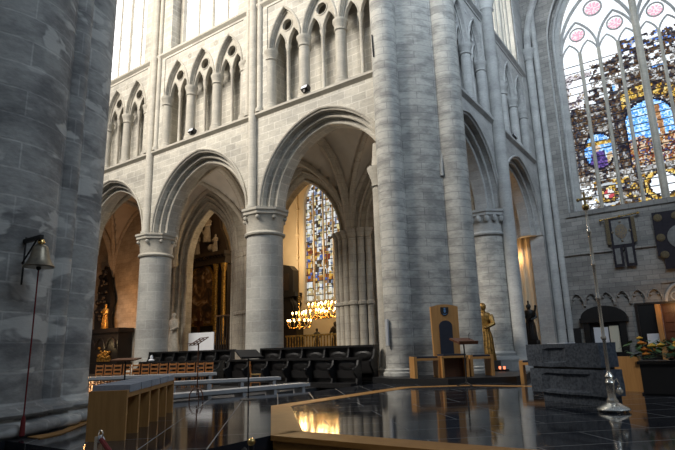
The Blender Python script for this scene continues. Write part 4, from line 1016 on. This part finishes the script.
# baroque altarpiece in the chapel
AX, AY = -33.6, 29.2
t = thing('baroque_altarpiece', 'dark baroque altarpiece with arched painting, gilt columns and carved group on top', 'altarpiece', (AX, AY, -.3))
b = BM(); box(b, AX-2.9, AX+2.9, AY-.3, AY+.7, -.3, 1.7); build('base', b, 'altar_wood', t, world=True, bevel=.03)
b = BM(); box(b, AX-2.6, AX+2.6, AY, AY+.5, 1.7, 9.0); build('back_panel', b, 'altar_wood', t, world=True)
b = BM(); po = [(-35.35, 3.2), (-32.35, 3.2), (-32.35, 6.7)]+[(-33.85+1.5*math.cos(a), 6.7+1.5*math.sin(a)) for a in [PI*i/14 for i in range(1, 14)]]+[(-35.35, 6.7)]
pi_ = [(-35.15, 3.4), (-32.55, 3.4), (-32.55, 6.7)]+[(-33.85+1.3*math.cos(a), 6.7+1.3*math.sin(a)) for a in [PI*i/14 for i in range(1, 14)]]+[(-35.15, 6.7)]
TT = lambda u, d, z: Vector((u, AY+d, z))
poly(b, [po, pi_], -.12, .02, TT); fr = build('picture_frame', b, 'gilt', t, world=True)
b = BM(); poly(b, [pi_], -.04, .0, TT); build('painting', b, 'painting', t, world=True)
for x in (-35.75, -31.85, -31.0):
    b = BM(); lathe(b, [(.28, 1.7), (.28, 1.95), (.2, 2.05), (.21, 2.2), (.17, 2.3), (.18, 4.5), (.15, 7.3), (.2, 7.4), (.26, 7.8), (.3, 7.95)], 14, (x, AY-.35, 0)); build('column', b, 'gilt', t, world=True, smooth=True)
b = BM(); box(b, AX-2.95, AX+2.95, AY-.6, AY+.5, 7.95, 8.2); box(b, AX-3.1, AX+3.1, AY-.8, AY+.5, 8.6, 8.9); box(b, AX-2.95, AX+2.95, AY-.55, AY+.5, 8.2, 8.6, 0)
for k in range(18): box(b, AX-3+.345*k, AX-3+.345*k+.16, AY-.72, AY-.5, 8.45, 8.6)
build('entablature', b, 'altar_wood', t, world=True)
b = BM(); poly(b, [[(AX-2.6, 8.9), (AX+2.6, 8.9), (AX+2.3, 9.9), (AX+1.7, 11.0), (AX+1.5, 12.0), (AX+.7, 12.9), (AX-.5, 12.9), (AX-1.5, 11.6), (AX-2.2, 10.0)]], 0, .3, TT); build('top_panel', b, 'altar_wood', t, world=True)
for (x, z, h) in ((AX-.7, 8.95, 1.9), (AX+.5, 9.9, 2.3), (AX+1.5, 8.95, 1.5)): figure(t, x, AY-.3, z, h, 'grey_stone')
b = BM(); tube(b, [(AX+.2, AY-.32, 10.6), (AX-.6, AY-.35, 11.5)], .1, 6); tube(b, [(AX+.3, AY-.32, 10.9), (AX+1.0, AY-.35, 11.6)], .08, 6); ball(b, (AX-1.5, AY-.2, 9.4), .3, 8, 6); ball(b, (AX+.9, AY-.2, 9.4), .3, 8, 6); build('carved_cloud', b, 'grey_stone', t, world=True, smooth=True)
b = BM(); box(b, -33.65, -33.4, AY-.6, AY-.5, 1.7, 4.4); box(b, -34.0, -33.05, AY-.6, AY-.5, 3.2, 3.6); build('altar_cross', b, 'red_wood', t, world=True)
def railing(x0, x1, y, zb, zt, label, n, mt):
    t = thing('chapel_railing', label, 'railing', ((x0+x1)/2, y, zb))
    b = BM(); box(b, x0, x1, y-.05, y+.05, zt-.1, zt); build('top_rail', b, mt, t, world=True)
    b = BM(); box(b, x0, x1, y-.05, y+.05, zb, zb+.25); build('bottom_rail', b, mt, t, world=True)
    for i in range(n):
        x = x0+(x1-x0)*(i+.5)/n; b = BM(); lathe(b, [(.05, zb+.25), (.03, zb+.5), (.06, zb+(zt-zb)*.55), (.03, zt-.4), (.05, zt-.1)], 8, (x, y, 0)); build('baluster', b, mt, t, world=True, smooth=True)
railing(-28.2, -25.3, 25.6, -.3, 3.6, 'tall dark railing closing the altarpiece chapel at right', 12, 'altar_wood')
railing(-21.9, -17.1, 25.6, -.3, 2.0, 'low gilded railing in front of the chandelier chapel', 22, 'gilt')

# dark monument left with gilded statue
t = thing('gilded_monument', 'black carved monument with gilded figure and lit casket beyond the left arch', 'monument', (-37.2, 23.2, -.3))
b = BM(); box(b, -39.6, -35.0, 22.6, 23.9, -.3, .6); build('base', b, 'stall_wood', t, world=True, bevel=.03)
b = BM(); box(b, -39.4, -35.2, 22.8, 23.9, .6, 2.75); box(b, -39.6, -35.0, 22.65, 23.9, 2.75, 3.05); build('casket', b, 'stall_wood', t, world=True)
b = BM()
for xc in (-38.6, -37.3, -36.0): tube(b, [(xc+.55*math.cos(q*PI/10), 22.76, 1.6+.75*math.sin(q*PI/10)) for q in range(11)], .06, 6)
build('casket_arches', b, 'stall_wood', t, world=True)
rng = random.Random(8)
b = BM()
for i in range(40): ball(b, (-37.4+1.4*i/39, 22.72, .9+abs(rng.gauss(0, .3))), rng.uniform(.06, .13), 7, 5)
box(b, -37.6, -35.9, 22.72, 22.8, .7, .95)
build('gilt_relief', b, 'gilt', t, world=True, smooth=True)
b = BM(); poly(b, [[(-39.2, 3.05), (-37.3, 3.05), (-37.5, 4.2), (-37.2, 5.2), (-37.6, 6.2), (-37.9, 7.2), (-38.3, 7.9), (-38.7, 7.1), (-39.1, 6.2), (-38.9, 5.0), (-39.3, 4.2)]], 0, .35, lambda u, d, z: Vector((u, 23.3+d, z)))
for i in range(46):
    z = rng.uniform(3.2, 7.6); ww = .95*(1-(z-3)/6.2); ball(b, (-38.3+rng.uniform(-ww, ww), 23.25, z), rng.uniform(.1, .24), 7, 5)
build('carved_back', b, 'stall_wood', t, world=True, smooth=True)
figure(t, -37.15, 22.9, 3.05, 1.85, 'gilt')
point('casket_lamp', (-36.8, 21.9, 1.9), 16, (1, .72, .35), .08)

# black wall monument in the chandelier chapel
t = thing('wall_monument', 'black baroque wall monument left of the chapel stained window', 'monument', (-27.4, 31.6, 3.4))
b = BM(); poly(b, [[(-28.9, 5.4), (-26.0, 5.4), (-26.0, 7.1), (-26.4, 7.5), (-27.45, 7.75), (-28.5, 7.5), (-28.9, 7.1)]], -.35, .35, lambda u, d, z: Vector((u, 31.6+d, z))); build('upper_tablet', b, 'stall_wood', t, world=True, bevel=.03)
b = BM(); poly(b, [[(-28.4, 5.6), (-26.4, 5.6), (-26.4, 6.9), (-28.4, 6.9)]], -.4, -.34, lambda u, d, z: Vector((u, 31.6+d, z))); build('inscription_panel', b, 'altar_wood', t, world=True)
b = BM(); box(b, -29.1, -25.7, 31.1, 31.95, 5.1, 5.4); build('cornice', b, 'stall_wood', t, world=True, bevel=.03)
b = BM(); poly(b, [[(-28.8, 3.2), (-25.8, 3.2), (-26.1, 4.0), (-25.7, 4.6), (-26.2, 5.1), (-28.6, 5.1), (-29, 4.6), (-28.7, 4.0)]], -.3, .35, lambda u, d, z: Vector((u, 31.6+d, z))); build('lower_body', b, 'stall_wood', t, world=True, bevel=.03)
for x in (-26.1, -25.9):
    b = BM(); tube(b, [(x+.25*math.sin(q*.7), 31.3, 3.4+.28*q) for q in range(7)], [.16, .2, .14, .2, .16, .12, .06], 8); build('scroll', b, 'stall_wood', t, world=True, smooth=True)
b = BM(); box(b, -29.5, -25.0, 30.4, 31.2, -.3, 2.9); box(b, -29.7, -24.6, 30.3, 31.2, 2.9, 3.12); tag(build('monument_chest', b, 'altar_wood', bevel=.04), 'dark wooden chest altar below the black wall monument', 'chest')
for k, (x, h) in enumerate(((-23.3, 2.2), (-21.7, 2.6))):
    t = thing('kneeling_figure', ('dark statue under the chapel stained window, left of the pair', 'dark statue under the chapel stained window, right of the pair')[k], 'statue', (x, 30.6, -.3))
    b = BM(); box(b, x-.6, x+.6, 30.2, 31.0, -.3, 1.0); build('pedestal', b, 'altar_wood', t, world=True, bevel=.03); figure(t, x, 30.6, 1.0, h-.6, 'altar_wood')

# chandeliers
def chandelier(loc, r, label, ztop):
    t = thing('chandelier', label, 'chandelier', loc, 0, 'brass chandeliers in the chapel')
    b = BM(); lathe(b, [(.02, -.5), (.09, -.45), (.05, -.32), (.12, -.2), (.05, -.05), (.09, .1), (.04, .25), (.06, .4), (.02, .55)], 12); build('stem', b, 'brass', t, smooth=True)
    b = BM(); tube(b, [(0, 0, .5), (0, 0, ztop-loc[2])], .02, 5); build('hanging_rod', b, 'brass', t)
    for tier, (zz, rr, n) in enumerate(((-.28, r, 14), (.18, r*.62, 8))):
        for i in range(n):
            a = 2*PI*i/n+tier*.3; ca, sa = math.cos(a), math.sin(a)
            b = BM(); tube(b, [(0, 0, zz+.1), (ca*rr*.4, sa*rr*.4, zz-.12), (ca*rr*.85, sa*rr*.85, zz-.1), (ca*rr, sa*rr, zz+.05)], .022, 5); lathe(b, [(.03, zz+.05), (.07, zz+.09), (.03, zz+.1), (.022, zz+.3)], 8, (ca*rr, sa*rr, 0)); ar = build('arm', b, 'brass', t, smooth=True)
            b = BM(); ball(b, (ca*rr, sa*rr, zz+.36), .042, 8, 6, sz=1.6); build('bulb', b, 'flame', ar, smooth=True)
    for k in range(3): point('candle_glow', (loc[0]+r*.45*math.cos(k*2.1), loc[1]+r*.45*math.sin(k*2.1), loc[2]+.55), 22, (1, .62, .26), .12)
    return t
chandelier((-21.8, 26.8, 2.87), .75, 'lowest lit brass chandelier, left of the three in the chapel', 16.2)
chandelier((-21.55, 28.2, 3.5), .8, 'middle lit brass chandelier of the three in the chapel', 16.2)
chandelier((-20.2, 27.8, 3.5), .82, 'right lit brass chandelier of the three, in front of the clustered shafts', 16.2)

# gilded and dark statues in the transept arches
GX_, GY_ = -8.12, 22.3
t = thing('gilded_statue', 'tall gilded carved figure between the crossing pier and the grey column', 'statue', (GX_, GY_, 0))
b = BM(); box(b, GX_-.45, GX_+.45, GY_-.4, GY_+.4, 0, .45); build('pedestal', b, 'black', t, world=True, bevel=.03)
figure(t, GX_, GY_, .45, 2.4, 'old_gilt')

t = thing('votive_stand', 'low black votive stand with red lights by the gilded figure', 'votive stand', (-6.75, 19.6, 0))
b = BM(); box(b, -7.1, -6.4, 19.4, 19.75, 0, .22); build('tray', b, 'black', t, world=True)
for k in (2, 3):
    b = BM(); lathe(b, [(.035, .22), (.045, .32)], 10, (-6.98+.16*k, 19.55, 0)); build('votive_light', b, 'candle_red', t, world=True, smooth=True)
t = thing('dark_statue', 'black carved statue in the second arch of the shaded transept wall', 'statue', (-7.5, 27.0, 0))
b = BM(); box(b, -7.95, -7.05, 26.6, 27.4, 0, 1.0); box(b, -7.8, -7.2, 26.7, 27.3, 1.0, 1.25); build('pedestal', b, 'stall_wood', t, world=True, bevel=.03)
figure(t, -7.5, 27.0, 1.25, 1.75, 'stall_wood')
b = BM(); tube(b, [(-7.55, 26.8, 2.2), (-7.2, 26.8, 2.5), (-7.1, 26.8, 2.9)], .06, 6); tube(b, [(-7.5, 27, 2.9), (-7.5, 27, 3.15)], .04, 6); build('raised_arm', b, 'stall_wood', t, world=True)
